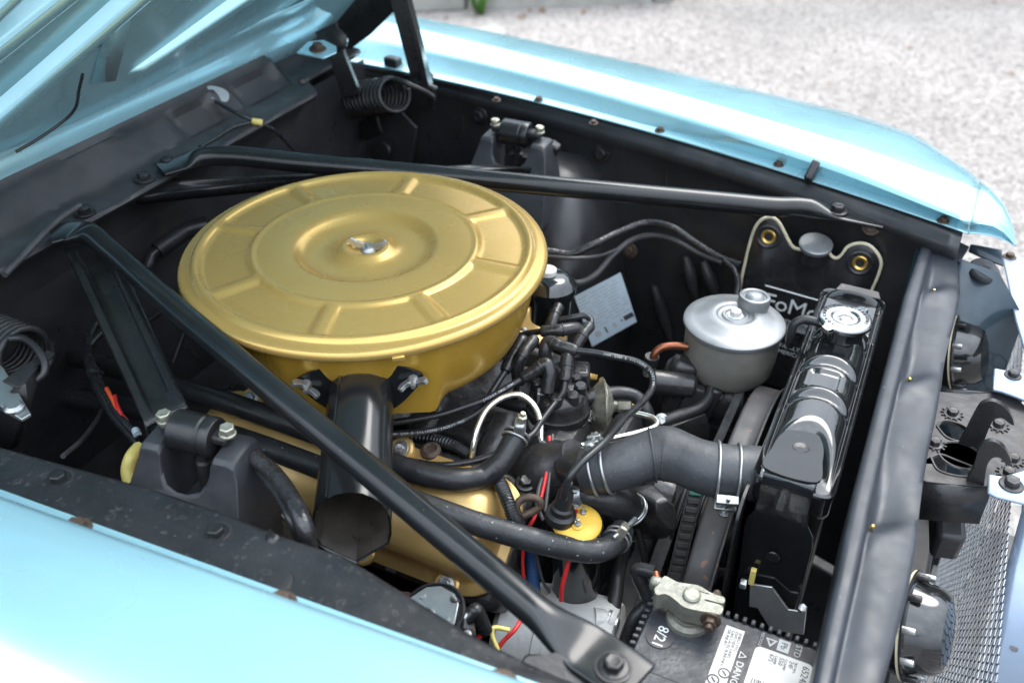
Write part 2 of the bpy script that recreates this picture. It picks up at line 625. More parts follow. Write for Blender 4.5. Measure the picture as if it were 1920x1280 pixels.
def rrect(w, h, r, seg=5):
    out = []
    for cx, cy, a in ((w / 2 - r, h / 2 - r, 0), (-w / 2 + r, h / 2 - r, 90), (-w / 2 + r, -h / 2 + r, 180), (w / 2 - r, -h / 2 + r, 270)):
        for k in range(seg + 1):
            t = R(a + 90 * k / seg)
            out.append((cx + r * math.cos(t), cy + r * math.sin(t)))
    return out


def circle2(cx, cy, r, seg=20):
    return [(cx + r * math.cos(2 * math.pi * k / seg), cy + r * math.sin(2 * math.pi * k / seg)) for k in range(seg)]


def smooth_outline(pts, n=5):
    P = [Vector((p[0], p[1], 0)) for p in pts]
    N = len(P)
    out = []
    for i in range(N):
        p0, p1, p2, p3 = P[i - 1], P[i], P[(i + 1) % N], P[(i + 2) % N]
        for k in range(n):
            t = k / n
            q = 0.5 * ((2 * p1) + (p2 - p0) * t + (2 * p0 - 5 * p1 + 4 * p2 - p3) * t * t + (3 * p1 - p0 - 3 * p2 + p3) * t ** 3)
            out.append((q.x, q.y))
    return out


def interp(tab, x):
    """piecewise linear with linear extrapolation, tab sorted by x"""
    for i in range(len(tab) - 1):
        if x <= tab[i + 1][0] or i == len(tab) - 2:
            (x0, y0), (x1, y1) = tab[i], tab[i + 1]
            return y0 + (y1 - y0) * (x - x0) / (x1 - x0)


def fitline(tab, deg=2):
    c = np.polyfit([t[0] for t in tab], [t[1] for t in tab], deg)
    return lambda x: float(np.polyval(c, x))


def sstep(a, b, x):
    t = min(1, max(0, (x - a) / (b - a)))
    return t * t * (3 - 2 * t)


# hex bolt with washer flange: hex "radius" 1 unit, seated on z = 0
def bolt_mesh(name, mat, washer=1.55, wh=0.22, head=0.85, dome=0.0, seg=6, wmat=None):
    V, F = [], []
    def ring(r, z, n, off=0):
        i0 = len(V)
        for k in range(n):
            t = 2 * math.pi * k / n + off
            V.append((r * math.cos(t), r * math.sin(t), z))
        return list(range(i0, i0 + n))
    def join(a, b):
        n = len(a)
        for k in range(n):
            F.append((a[k], a[(k + 1) % n], b[(k + 1) % n], b[k]))
    if washer:
        w0, w1, w2 = ring(washer, -0.1, 20), ring(washer, wh * 0.7, 20), ring(washer * 0.93, wh, 20)
        join(w0, w1); join(w1, w2); F.append(tuple(w2))
    h0, h1, h2, h3 = ring(1, wh - 0.02, seg), ring(1, wh + head * 0.86, seg), ring(0.86, wh + head, seg), ring(0.62, wh + head * (1 - 0.06) + dome, seg)
    join(h0, h1); join(h1, h2); join(h2, h3); F.append(tuple(h3))
    me = bpy.data.meshes.new(name)
    me.from_pydata(V, [], F)
    me.materials.append(MATS[mat])
    bm = bmesh.new(); bm.from_mesh(me)
    bmesh.ops.recalc_face_normals(bm, faces=bm.faces)
    bmesh.ops.bevel(bm, geom=[e for e in bm.edges if len(e.link_faces) == 2 and e.calc_face_angle(0) > 0.5], offset=0.035, segments=1, affect='EDGES')
    bm.to_mesh(me); bm.free()
    me.polygons.foreach_set('use_smooth', [True] * len(me.polygons))
    me.set_sharp_from_angle(angle=R(30))
    return me


BOLT_BLACK = bolt_mesh('bolt_black', 'black_satin')
BOLT_STEEL = bolt_mesh('bolt_steel', 'dark_steel')
BOLT_ZINC = bolt_mesh('bolt_zinc', 'zinc')
BOLT_GOLD = bolt_mesh('bolt_gold', 'zinc_yellow', washer=1.1, head=1.0)
BOLT_RUST = bolt_mesh('bolt_rust', 'rust')
NUT_ZINC = bolt_mesh('nut_zinc', 'zinc', washer=0, wh=0, head=1.1)


def bolt(M0, r, me, parent, spin=None, name='bolt', label=None):
    s = spin if spin is not None else random.uniform(0, 60)
    return place(name, me, None, M0 @ Matrix.Rotation(R(s), 4, 'Z') @ Matrix.Diagonal((r, r, r, 1)), parent, label)


def text(s, M, size, mat, parent, align='CENTER', name='lettering', extrude=0.0001, sx=1.0, spacing=1.0):
    cu = bpy.data.curves.new('txt', 'FONT')
    cu.body = s
    cu.size = size
    cu.align_x = align
    cu.align_y = 'CENTER'
    cu.extrude = extrude
    cu.space_character = spacing
    cu.resolution_u = 2
    tmp = bpy.data.objects.new('txt', cu)
    COL.objects.link(tmp)
    bpy.context.view_layer.update()
    me = bpy.data.meshes.new_from_object(tmp.evaluated_get(bpy.context.evaluated_depsgraph_get()))
    bpy.data.objects.remove(tmp)
    me.materials.clear()
    return place(name, me, mat, M @ Matrix.Diagonal((sx, 1, 1, 1)), parent)


def coil_pts(c, axis, r, pitch, turns, n=18, start=0.0):
    M = frame(c, axis)
    N = int(turns * n)
    return [M @ Vector((r * math.cos(start + 2 * math.pi * k / n), r * math.sin(start + 2 * math.pi * k / n), pitch * k / n)) for k in range(N + 1)]


# ================================================================== SETTING
CY = 0.885


def ground():
    V = []
    F = []
    build('ground', [(-150, -150, 0), (150, -150, 0), (150, 150, 0), (-150, 150, 0)], [(0, 1, 2, 3)], 'gravel', smooth=0)['kind'] = 'structure'
    rng = np.random.default_rng(3)
    # loose stones lying where the gravel shows past the car: one uncountable mass
    N = 42000
    xs = rng.uniform(-2.2, 4.2, N)
    ys = 1.95 + rng.power(0.75, N) * 4.6
    keep = []
    for i in range(N):
        v = Vector((xs[i], ys[i], 0)) - _c
        d = v.dot(_fw)
        u, w = 960 + FPX * v.dot(_rt) / d, 640 - FPX * v.dot(_up) / d
        keep.append(600 < u < 2050 and -60 < w < 560)
    xs, ys = xs[keep], ys[keep]
    N = len(xs)
    octv = np.array([(1, 0, 0), (-1, 0, 0), (0, 1, 0), (0, -1, 0), (0, 0, 0.75), (0, 0, -0.3), (0.62, 0.62, 0.35), (-0.62, 0.6, 0.3), (-0.6, -0.65, 0.33), (0.63, -0.6, 0.3)])
    octf = [(0, 6, 4), (6, 2, 4), (2, 7, 4), (7, 1, 4), (1, 8, 4), (8, 3, 4), (3, 9, 4), (9, 0, 4)]
    sz = 0.003 + 0.006 * rng.power(0.6, N)
    ang = rng.uniform(0, 6.28, N)
    V = np.zeros((N, 10, 3))
    for k in range(10):
        j = rng.uniform(0.7, 1.3, (N, 3))
        vx, vy, vz = octv[k][0] * j[:, 0], octv[k][1] * j[:, 1] * 0.8, octv[k][2] * j[:, 2]
        V[:, k, 0] = xs + sz * (vx * np.cos(ang) - vy * np.sin(ang))
        V[:, k, 1] = ys + sz * (vx * np.sin(ang) + vy * np.cos(ang))
        V[:, k, 2] = 0.002 + sz * (vz + 0.1)
    F = (np.array(octf)[None, :, :] + (np.arange(N) * 10)[:, None, None]).reshape(-1, 3)
    me = bpy.data.meshes.new('gravel_stones')
    me.from_pydata(V.reshape(-1, 3).tolist(), [], F.tolist())
    me.materials.append(MATS['stone_light'])
    o = bpy.data.objects.new('gravel_stones', me)
    link(o)
    tag(o, 'loose pale grey gravel stones covering the yard beside the car', 'gravel', kind='stuff')


ground()


def kerb():
    # low concrete wall at the back of the yard
    a, b = W(560, 34, z=0), W(1265, 4, z=0)
    d = (b - a).normalized()
    nrm = Vector((-d.y, d.x, 0))
    if nrm.y < 0:
        nrm = -nrm
    w = thing('low_wall', 'low weathered concrete wall along the far edge of the gravel', 'wall', a.lerp(b, 0.5))
    a2 = a - d * 3.2
    x = 0
    L = (b - a2).length
    k = 0
    while x < L - 0.05:
        seg = min(1.02, L - x)
        c = a2 + d * (x + seg / 2) + nrm * 0.12
        M = frame((c.x, c.y, 0.21 + 0.01 * (k % 2)), (0, 0, 1), d)
        box('block', (seg - 0.012, 0.24 + 0.01 * ((k * 7) % 3), 0.44), M, 'concrete', w, 0.012)
        x += seg
        k += 1
    # pale slab lying in the gravel at the wall's foot
    p = [W(u, v, z=0.03) for u, v in ((880, 60), (925, 42), (955, 60), (925, 74))]
    sl = build('stone_slab', [q for q in p] + [Vector((q.x, q.y, 0)) for q in p], [(0, 1, 2, 3), (0, 1, 5, 4), (1, 2, 6, 5), (2, 3, 7, 6), (3, 0, 4, 7)], 'concrete', bevel=0.004)
    tag(sl, 'pale flat stone slab lying in the gravel near the low wall', 'slab')
    # weed tuft
    t = thing('weed_tuft', 'small green weed growing at the foot of the low wall', 'weed', W(900, 27, z=0))
    rng = random.Random(4)
    base = W(900, 27, z=0)
    for i in range(26):
        an, ln = rng.uniform(0, 6.28), rng.uniform(0.07, 0.17)
        dx = Vector((math.cos(an), math.sin(an), 0))
        p0 = base + dx * rng.uniform(0, 0.03)
        p1 = p0 + dx * ln * 0.25 + Vector((0, 0, ln * 0.7))
        p2 = p0 + dx * ln * 0.6 + Vector((0, 0, ln))
        s = dx.cross(Vector((0, 0, 1))) * 0.006
        build('leaf', [p0 - s, p0 + s, p1 + s * 1.4, p1 - s * 1.4, p2], [(0, 1, 2, 3), (3, 2, 4)], 'weed', t, solid=0.0006)
    # dead leaves
    for i in range(34):
        u = rng.uniform(780, 1260)
        v = 36 - (u - 560) * 0.0425 + rng.uniform(0, 9) ** 1.2
        if i > 26:
            u, v = rng.choice([(1408, 132), (1562, 157), (1890, 137), (1545, 60), (1700, 90), (1330, 60), (1880, 6), (1860, 4)])
            u += rng.uniform(-8, 8)
        c = W(u, v, z=0.012)
        an = rng.uniform(0, 6.28)
        s = rng.uniform(0.010, 0.026)
        ax, ay = Vector((math.cos(an), math.sin(an), rng.uniform(-.3, .5))) * s, Vector((-math.sin(an), math.cos(an), rng.uniform(-.2, .2))) * s * 0.5
        o = build('dead_leaf', [c - ax, c - ay + Vector((0, 0, .004)), c + ax, c + ay], [(0, 1, 2, 3)], 'leaf_brown', solid=0.0008)
        tag(o, 'curled brown dead leaf on the gravel beyond the car', 'leaf', 'dead leaves on the gravel')


kerb()


def unseen_trees():
    # unseen trees, added past the wall to darken reflections in paint and chrome
    rng = np.random.default_rng(11)
    V, F = [], []
    crowns = [(x + rng.uniform(-.4, .4), 9.3 + rng.uniform(-.5, .7) + .0 * x, rng.uniform(1.5, 2.1), rng.uniform(2.0, 2.7)) for x in np.arange(-13, 12, 1.7)]
    pts = []
    for cx, cy, rx, hz in crowns:
        n = 1500
        d = rng.normal(size=(n, 3))
        d /= np.linalg.norm(d, axis=1)[:, None]
        r = rng.uniform(.55, 1.0, n) ** .6
        q = np.stack([cx + d[:, 0] * rx * r, cy + d[:, 1] * rx * .8 * r, hz + d[:, 2] * hz * .95 * r], 1)
        pts.append(q)
    P_ = np.concatenate(pts)
    N = len(P_)
    a = rng.normal(size=(N, 3)) * .16
    b = np.cross(a, rng.normal(size=(N, 3)))
    b = b / np.maximum(1e-6, np.linalg.norm(b, axis=1))[:, None] * .14
    Vv = np.stack([P_ - a, P_ - b, P_ + a, P_ + b], 1).reshape(-1, 3)
    Vv[:, 2] = np.maximum(Vv[:, 2], .02)
    me = bpy.data.meshes.new('unseen_trees')
    me.from_pydata(Vv.tolist(), [], (np.arange(N)[:, None] * 4 + np.arange(4)[None]).tolist())
    me.materials.append(MATS['foliage'])
    o = bpy.data.objects.new('unseen_trees', me)
    link(o)
    tag(o, 'unseen belt of dark green trees added beyond the low wall for dark reflections', 'trees', kind='stuff')


unseen_trees()

# ================================================================== CAR BODY
car = thing('car', 'light blue classic car with its hood open and engine bay exposed', 'car', (-0.5, CY, 0))


def xy(pts, z):
    return sorted([(lambda q: (q.x, q.y))(W(u, v, z=z)) for u, v in pts])


tF1 = xy([(624, 107), (704, 124), (775, 146), (903, 170), (1050, 203), (1141, 228), (1245, 256), (1395, 298), (1524, 337), (1737, 410), (1832, 450)], .885)
tF3 = xy([(667, 67), (802, 101), (997, 148), (1200, 195), (1320, 233), (1495, 287), (1662, 348), (1845, 412)], .912)
tF4 = xy([(704, 32), (795, 60), (997, 111), (1200, 155), (1320, 190), (1537, 246), (1700, 300), (1820, 350)], .929)
tF5 = xy([(718, 20), (882, 50), (1030, 81), (1200, 118), (1328, 152), (1557, 200), (1724, 250), (1828, 317), (1850, 345)], .909)
tFL = xy([(815, 165), (923, 191), (1111, 242), (1200, 272), (1370, 321), (1537, 371), (1728, 442)], .868)
tN1 = xy([(0, 924), (242, 1004), (508, 1098), (700, 1161), (970, 1280)], .885)
tNC = xy([(0, 938), (148, 987), (390, 1065), (547, 1126), (700, 1182), (940, 1272)], .912)
tNE = xy([(0, 842), (117, 874), (273, 917), (422, 967), (523, 1008), (644, 1046), (743, 1107), (834, 1164), (890, 1198), (984, 1245), (1062, 1279)], .875)
fF1, fF3, fF4, fFL = fitline(tF1), fitline(tF3), fitline(tF4), fitline(tFL)
fF5a = fitline(tF5[:6], 2)
fN1, fNC = fitline(tN1, 1), fitline(tNC, 1)


def fF5(x):
    return interp(tF5, x) if x > -0.182 else fF5a(x)


def far_fender():
    secs = []
    xs = [-1.7 + 0.06 * i for i in range(26)] + [-0.16, -0.12, -0.08, -0.05, -0.02, 0.0, 0.02, 0.04, 0.055]
    for x in xs:
        y1, y3, y4, y5 = fF1(x), fF3(x), fF4(x), fF5(x)
        if x > -0.1:
            y5 = min(y5, fF5a(x))
            y4 = min(y4, y3 + (y5 - y3) * 0.62)
        dz = -0.006 * sstep(-0.15, 0.06, x)
        nose = sstep(-0.12, 0.06, x)
        pts = [(y1, .8845), (y1 + .001, .886), (y1 + .012, .8865), (y1 + .018, .889), (y3 - .004, .908), (y3, .912), (y3 + .005, .9145),
               (y3 + (y4 - y3) * .35, .9205), (y3 + (y4 - y3) * .7, .9265), (y4 - .006, .9298), (y4, .9292), (y4 + .006, .9292),
               (y4 + (y5 - y4) * .35, .9245), (y4 + (y5 - y4) * .7, .9180), (y5 - .006, .9095), (y5 + .006, .900), (y5 + .018, .88), (y5 + .024, .85), (y5 + .03, .75), (y5 + .02, .6), (y5, .5)]
        secs.append([Vector((x, y, z + dz * sstep(0.885, .91, z))) for y, z in pts])
    f = loft('fender', secs, 'blue_paint', car, smooth=50, solid=0.0016, label='far light blue fender reflecting the white sky')
    # small rubber pads and bolts on the flange
    for u, v in ((805, 138), (1010, 183), (1237, 241), (1460, 305), (1768, 410)):
        bolt(frame(W(u, v + 4, z=.888), (0, -.05, 1)), .0052, BOLT_RUST, f)
    for u, v in ((931, 188), (1113, 231)):
        bolt(frame(W(u, v, z=.882), (0, -.1, 1)), .0048, BOLT_RUST, f)
    # black rubber bump stop near the hinge, and thin clip further forward
    c = W(737, 117, z=.893)
    box('bump_stop', (.032, .02, .02), frame(c, (0, 0, 1), (1, -.18, 0)), 'rubber', f, .004)
    c = W(1523, 322, z=.898)
    box('edge_clip', (.012, .03, .022), frame(c, (0, -.75, .65), (1, -.3, 0)), 'rubber', f, .003)
    # drooping nose cap bolted to the end of the fender
    last = secs[-1]
    tip = W(1905, 463, z=.862)
    s2 = []
    for k, a in enumerate((0.012, 0.2, 0.42, 0.64, 0.82, 0.95, 1.0)):
        row = []
        for q in last[:16]:
            t = q.lerp(tip, a)
            t.x += 0.006 * math.sin(math.pi * a) * (1 if q.y > tip.y else 0.2)
            t.z += 0.012 * math.sin(math.pi * min(1, a)) * sstep(.86, .91, q.z) - 0.03 * a * (1 if q.z < .8 else 0)
            row.append(t)
        s2.append(row)
    loft('nose_cap', s2, 'blue_paint', car, smooth=50, solid=0.0016)


def near_fender():
    secs = []
    for i in range(40):
        x = -1.7 + 1.85 * i / 39
        y1, yc = fN1(x), fNC(x)
        pts = [(y1, .8845), (y1 - .0005, .886), (y1 - .006, .8863), (yc + .014, .889), (yc + .005, .906), (yc + .001, .911), (yc - .005, .914), (yc - .03, .9195), (yc - .07, .9245),
               (yc - .092, .9265), (yc - .1, .9262), (yc - .107, .9264), (yc - .14, .9225), (yc - .175, .911), (yc - .195, .897), (yc - .21, .875), (yc - .218, .84), (yc - .222, .75), (yc - .21, .6), (yc - .19, .5)]
        secs.append([Vector((x, y, z)) for y, z in pts])
    f = loft('fender', secs, 'blue_paint', car, smooth=50, solid=0.0016, label='near light blue fender under the viewer')
    for u, v in ((142, 990), (528, 1126), (940, 1276)):
        q = W(u, v, z=.889)
        bolt(frame((q.x, fN1(q.x) - .012, .887), (0, 0, 1)), .0085, BOLT_RUST, f)


def near_apron():
    secs = []
    tab = [(-1.15, .385), (-0.95, .398)] + tNE + [(-.08, .412), (.06, .425)]
    for i in range(70):
        x = -1.1 + 1.12 * i / 69
        y1 = fN1(x) + .001
        e = interp(tab, x)
        w = .0012 * math.sin(x * 37) + .0009 * math.sin(x * 71)
        pts = [(y1 - .004, .8822), (y1 + .002, .8818), (y1 * .6 + e * .4, .8805 + w), (y1 * .3 + e * .7, .879 + w), (e - .003, .8775), (e, .876), (e + .002, .872), (e + .004, .83), (e + .012, .7), (e + .03, .5), (e + .03, .25)]
        secs.append([Vector((x, y, z)) for y, z in pts])
    a = loft('inner_apron', secs, 'black_apron', car, smooth=45, solid=0.0018, label='near black inner apron with water spots')
    for u, v in ((110, 900), (405, 1001)):
        bolt(frame(W(u, v, z=.8795), (0, .02, 1)), .0078, BOLT_BLACK, a, 20)
        lathe('star_washer', [(.0145, 0), (.0145, .0012), (.010, .0016)], frame(W(u, v, z=.8793), (0, 0, 1)), 'dark_steel', a, 24)
    # little dished plug half under the fender edge
    lathe('plug', [(.017, 0), (.016, .002), (.012, .003), (0, .0022)], frame(W(512, 1093, z=.880), (0, 0, 1)), 'black_apron', a, 24)
    # folded tab on the edge
    p = [W(498, 1003, z=.879), W(527, 1009, z=.879), W(498, 1030, z=.8795), W(505, 990, z=.884)]
    build('folded_tab', [p[0], p[1], p[2], p[3]], [(0, 1, 2), (0, 3, 1)], 'black_satin', a, solid=.0015)


def far_apron():
    secs = []
    for i in range(80):
        x = -1.15 + 1.2 * i / 79
        y1 = fF1(x) + .006
        e = fFL(x)
        w = .0015 * math.sin(x * 33)
        pts = [(y1 + .004, .880), (y1 - .004, .880), (y1 * .5 + e * .5, .876 + w), (e + .004, .871), (e, .866), (e - .001, .858), (e + .006, .845), (e + .012, .82), (e + .012, .76), (e + .008, .7), (e, .6), (e - .01, .45), (e - .02, .25)]
        row = []
        for y, z in pts:
            # pressed ribs and a long swage in the wall
            if z < .85 and x > -.42:
                y += .010 * math.exp(-((z - .79 + .12 * (x + .3)) / .018) ** 2) * sstep(-.42, -.36, x) * (1 - sstep(-.1, -.05, x))
            row.append(Vector((x, y, z)))
        secs.append(row)
    # refine vertically
    out = []
    for row in secs:
        r2 = []
        for k in range(len(row) - 1):
            r2 += [row[k], row[k].lerp(row[k + 1], .5)]
        out.append(r2 + [row[-1]])
    a = loft('inner_apron', out, 'black_sheet', car, smooth=45, solid=0.0018, label='far black inner apron wall')
    for u, v, yy in ((900, 218, 1.435), (1128, 288, 1.40)):
        bolt(frame(W(u, v, y=yy), (0, -1, .2)), .010, BOLT_BLACK, a)
    # three vertical pressed ribs low in the wall
    for u0, v0, u1, v1 in ((1225, 535, 1258, 640), (1285, 480, 1305, 560), (1318, 490, 1345, 560)):
        q0, q1 = W(u0, v0, y=1.335), W(u1, v1, y=1.325)
        tube('pressed_rib', [q0, q0.lerp(q1, .5), q1], lambda t: .004 + .007 * math.sin(math.pi * min(1, .1 + t * .85)), 'black_sheet', a, 12)
    bolt(frame(W(1181, 470, y=1.352), (0, -1, .2)), .0085, BOLT_RUST, a)
    # spot welds along the ledge and a lapped seam down the wall
    sw = None
    for k in range(26):
        x = -1.0 + .04 * k
        q = Vector((x, fFL(x) + .0105, .838))
        if sw is None:
            sw = lathe('spot_weld', [(.0036, -.001), (.0034, .0006), (.002, .0002), (0, 0)], frame(q, (0, -1, .2)), 'black_sheet', a, 10)
        else:
            place('spot_weld', sw.data, None, Matrix.Translation(q), a)
    for x in (-.39, -.80):
        tube('lapped_seam', [(x, fFL(x) + .0125, .83), (x + .004, fFL(x) + .013, .74), (x + .006, fFL(x) + .004, .62)], .0028, 'black_sheet', a, 8)
    return a


far_fender()
near_fender()
near_apron()
far_apron()


def shock_towers():
    for side in (1, -1):
        yb = lambda x: (fFL(x) + .012 if side > 0 else interp([(-1.15, .40)] + tNE + [(.06, .425)], x) - .004)
        yi = 1.195 if side > 0 else .565
        secs = []
        nU = 20
        for iz, z in enumerate((.812, .806, .79, .755, .70, .62, .53, .40, .25) if side > 0 else (.795, .785, .765, .735, .69, .62, .53, .40, .25)):
            row = []
            flare = ((0.0, .030, .060, .095, .125, .150, .168, .18, .19) if side > 0 else (0.0, .03, .055, .08, .10, .112, .125, .14, .15))[iz]
            for k in range(nU + 1):
                t = k / nU
                # superellipse footprint from wall to wall
                a = math.pi * t
                ex = 0.55
                cx = math.copysign(abs(math.cos(a)) ** ex, math.cos(a))
                sy = abs(math.sin(a)) ** ex
                x = -.60 + (.045 + flare * .72) * cx
                depth = ((yb(-.6) - .10) - (yi + .0)) if side > 0 else 0
                y0 = yb(x)
                reach = (.055 + flare * 1.02)
                y = y0 - side * reach * sy
                row.append(Vector((x, y, z)))
            secs.append(row)
        top = [v.lerp(Vector((-.60, yb(-.6) - side * .02, .816 if side > 0 else .799)), .55) for v in secs[0]]
        mid = [Vector((-.60, yb(-.6) - side * .02, .817 if side > 0 else .800)) for v in secs[0]]
        loft('shock_tower', [mid, top] + secs, 'black_sheet', car, smooth=60, label='far black shock tower' if side > 0 else 'near black shock tower')


shock_towers()


def shock_cap(side):
    # U-notched cap carrying a rubber bushed pivot between two bolts
    if side < 0:
        A, B = W(315, 806, z=.874), W(431, 832, z=.874)
    else:
        A, B = W(929, 248, z=.874), W(1011, 262, z=.874)
    ux = (B - A).normalized()
    c = (A + B) / 2
    up = Vector((0, 0, 1))
    wv = up.cross(ux)     # roughly +y
    w = (B - A).length
    h = w / 2
    t = thing('shock_mount', ('near' if side < 0 else 'far') + ' black shock absorber mount with bushed pivot and two pale bolts', 'mount', c - Vector((0, 0, .1)))
    # arch: outline in (along ux, up) swept across thickness with flaring foot
    outer = [(-h - .017, -.012), (-h - .015, -.002), (-h - .010, .0), (-h + .004, .0), (-h + .007, -.005), (-h + .0075, -.014), (-h + .010, -.025), (-h + .016, -.033), (-.006, -.037), (.006, -.037), (h - .016, -.033), (h - .010, -.025), (h - .0075, -.014), (h - .007, -.005),
             (h - .004, .0), (h + .012, .0), (h + .018, -.003), (h + .022, -.014)]
    foot = [(h + .028, -.040), (h + .036, -.075), (h + .036, -.12), (0, -.125), (-h - .032, -.12), (-h - .030, -.075), (-h - .022, -.040)]
    ol = outer + foot
    secs = []
    for dy, sc, dz in ((-.026, 1.10, 0), (-.021, 1.03, 0), (-.008, 1.0, .001), (.010, 1.0, .001), (.020, .98, 0)):
        row = []
        for a, b in ol:
            low = sstep(.005, -.12, b)
            k = 1 + (sc - 1) * low
            off = dy - low * (.075 if dy < 0 else .01)
            if dy > -.015 and abs(a) < h - .004 and -.06 < b < -.012:
                b -= .035 * sstep(-.01, -.03, b)
            row.append(c + ux * a * k + wv * off + up * (b + dz - (.004 if dy in (-.026, .020) else 0) * (1 - low)))
        secs.append(row)
    # close the ends as plates through tessellation
    n = len(ol)
    V = [v for s in secs for v in s]
    F = []
    for i in range(len(secs) - 1):
        for k in range(n):
            k2 = (k + 1) % n
            F.append((i * n + k, i * n + k2, (i + 1) * n + k2, (i + 1) * n + k))
    tri = geometry.tessellate_polygon([[Vector((a, b, 0)) for a, b in ol]])
    for a, b, d in tri:
        F.append((a, b, d))
        o = (len(secs) - 1) * n
        F.append((d + o, b + o, a + o))
    build('cap', V, F, 'black_cap', t, 50, bevel=.0026, bseg=3)
    # pivot: bushing with outer sleeve, eye lugs
    p = c + up * .004
    M = frame(p - ux * .026, ux)
    bush = lathe('bushing', [(.0, 0), (.010, 0), (.0185, .001), (.0205, .003), (.0205, .033), (.0190, .035), (.0190, .036), (.0205, .0375), (.0205, .045), (.019, .0475), (.009, .048), (0, .048)], M, 'black_satin', t, 36)
    for s, q in ((-1, A), (1, B)):
        lug = p + ux * s * (h - .004)
        box('pivot_lug', (h * .85, .019, .010), frame(lug - ux * s * .008 + up * .004, up, ux), 'dark_steel', t, .003)
        bolt(frame(q + up * .013, up + ux * s * .06), .0076, BOLT_GOLD, t)
    lathe('shock_stem', [(.009, -.05), (.009, 0), (.006, .002), (.006, .012), (0, .012)], frame(c - up * .030, up), 'dark_steel', t, 16)
    # small lug on the cap's side
    if side > 0:
        box('side_lug', (.02, .02, .03), frame(W(1035, 283, z=.852), (.5, 0, 1), ux), 'black_satin', t, .004)


shock_cap(-1)
shock_cap(1)


def cowl():
    secs = []
    for i in range(120):
        y = .28 + 1.17 * i / 119
        def panel(y0, y1):
            return sstep(y0, y0 + .014, y) * (1 - sstep(y1 - .014, y1, y))
        emb = panel(.98, 1.085) + panel(1.115, 1.235)
        wav = .004 * math.sin(y * 23 + 1) * math.exp(-((y - .84) / .12) ** 2)
        pts = [(-1.25, .998, 0), (-1.10, .988, 0), (-1.062, .978, 0), (-1.052, .972, 0), (-1.046, .962, 0), (-1.040, .956, 0), (-1.036, .955, .15), (-1.029, .949, 1), (-1.016, .936, 1), (-1.004, .925, .9), (-1.000, .921, 0.1),
               (-.992, .9185, 0), (-.975, .9175, 0), (-.957, .9165, 0), (-.952, .9155, 0), (-.950, .912, 0), (-.956, .904, 0), (-.975, .895, 0), (-1.0, .86, 0), (-1.01, .75, 0), (-1.01, .6, 0), (-.97, .45, 0), (-.9, .27, 0)]
        row = []
        for k, (x, z, e) in enumerate(pts):
            d = -.012 * emb * e + wav * (1 if 6 <= k <= 10 else 0)
            bow = .012 * ((y - CY) / .55) ** 2 if k > 10 else 0
            row.append(Vector((x + d * .6 - .055 * sstep(1.23, 1.29, y) * (1 if k > 3 else 0), y, z + d * .7 + (.0012 * math.sin(y * 61) if 11 <= k <= 14 else 0))))
        secs.append(row)
    c = loft('cowl', secs, 'grey_sheet', car, smooth=40, solid=.0016, label='dark grey cowl panel under the hood edge')
    return c


cw = cowl()
fw = build('firewall', [(-1.004 + .0, .30, .9), (-1.0, 1.45, .9), (-.99, 1.45, .27), (-.99, .30, .27)], [(0, 1, 2, 3)], 'black_sheet', car)
build('floor_pan', [(-1.1, .3, .24), (.3, .3, .24), (.3, 1.45, .24), (-1.1, 1.45, .24)], [(0, 1, 2, 3)], 'black_sheet', car)
# bolts along the cowl flange
for u, v, m in ((313, 307, BOLT_STEEL), (270, 335, BOLT_STEEL), (158, 398, BOLT_BLACK)):
    bolt(frame(W(u, v, z=.921), (.1, 0, 1)), .0088, m, cw)
# a lump of sealed seam and the corner gusset by the far hinge
q = W(596, 96, z=.980)
tb = plate('hinge_tab', [(-.028, -.02), (.02, -.024), (.032, .0), (.024, .02), (-.004, .034), (-.026, .02)], .003, frame(q, (.1, -.12, 1), (1, .2, 0)), 'blue_paint', car, bevel=.001)
bolt(frame(q + Vector((0, 0, .003)), (.1, -.12, 1)), .009, BOLT_RUST, tb)
lathe('screw', [(.007, -.002), (.007, .003), (.004, .005), (0, .005)], frame(W(567, 152, z=.932), (.6, -.4, .6)), 'dark_steel', cw, 12)


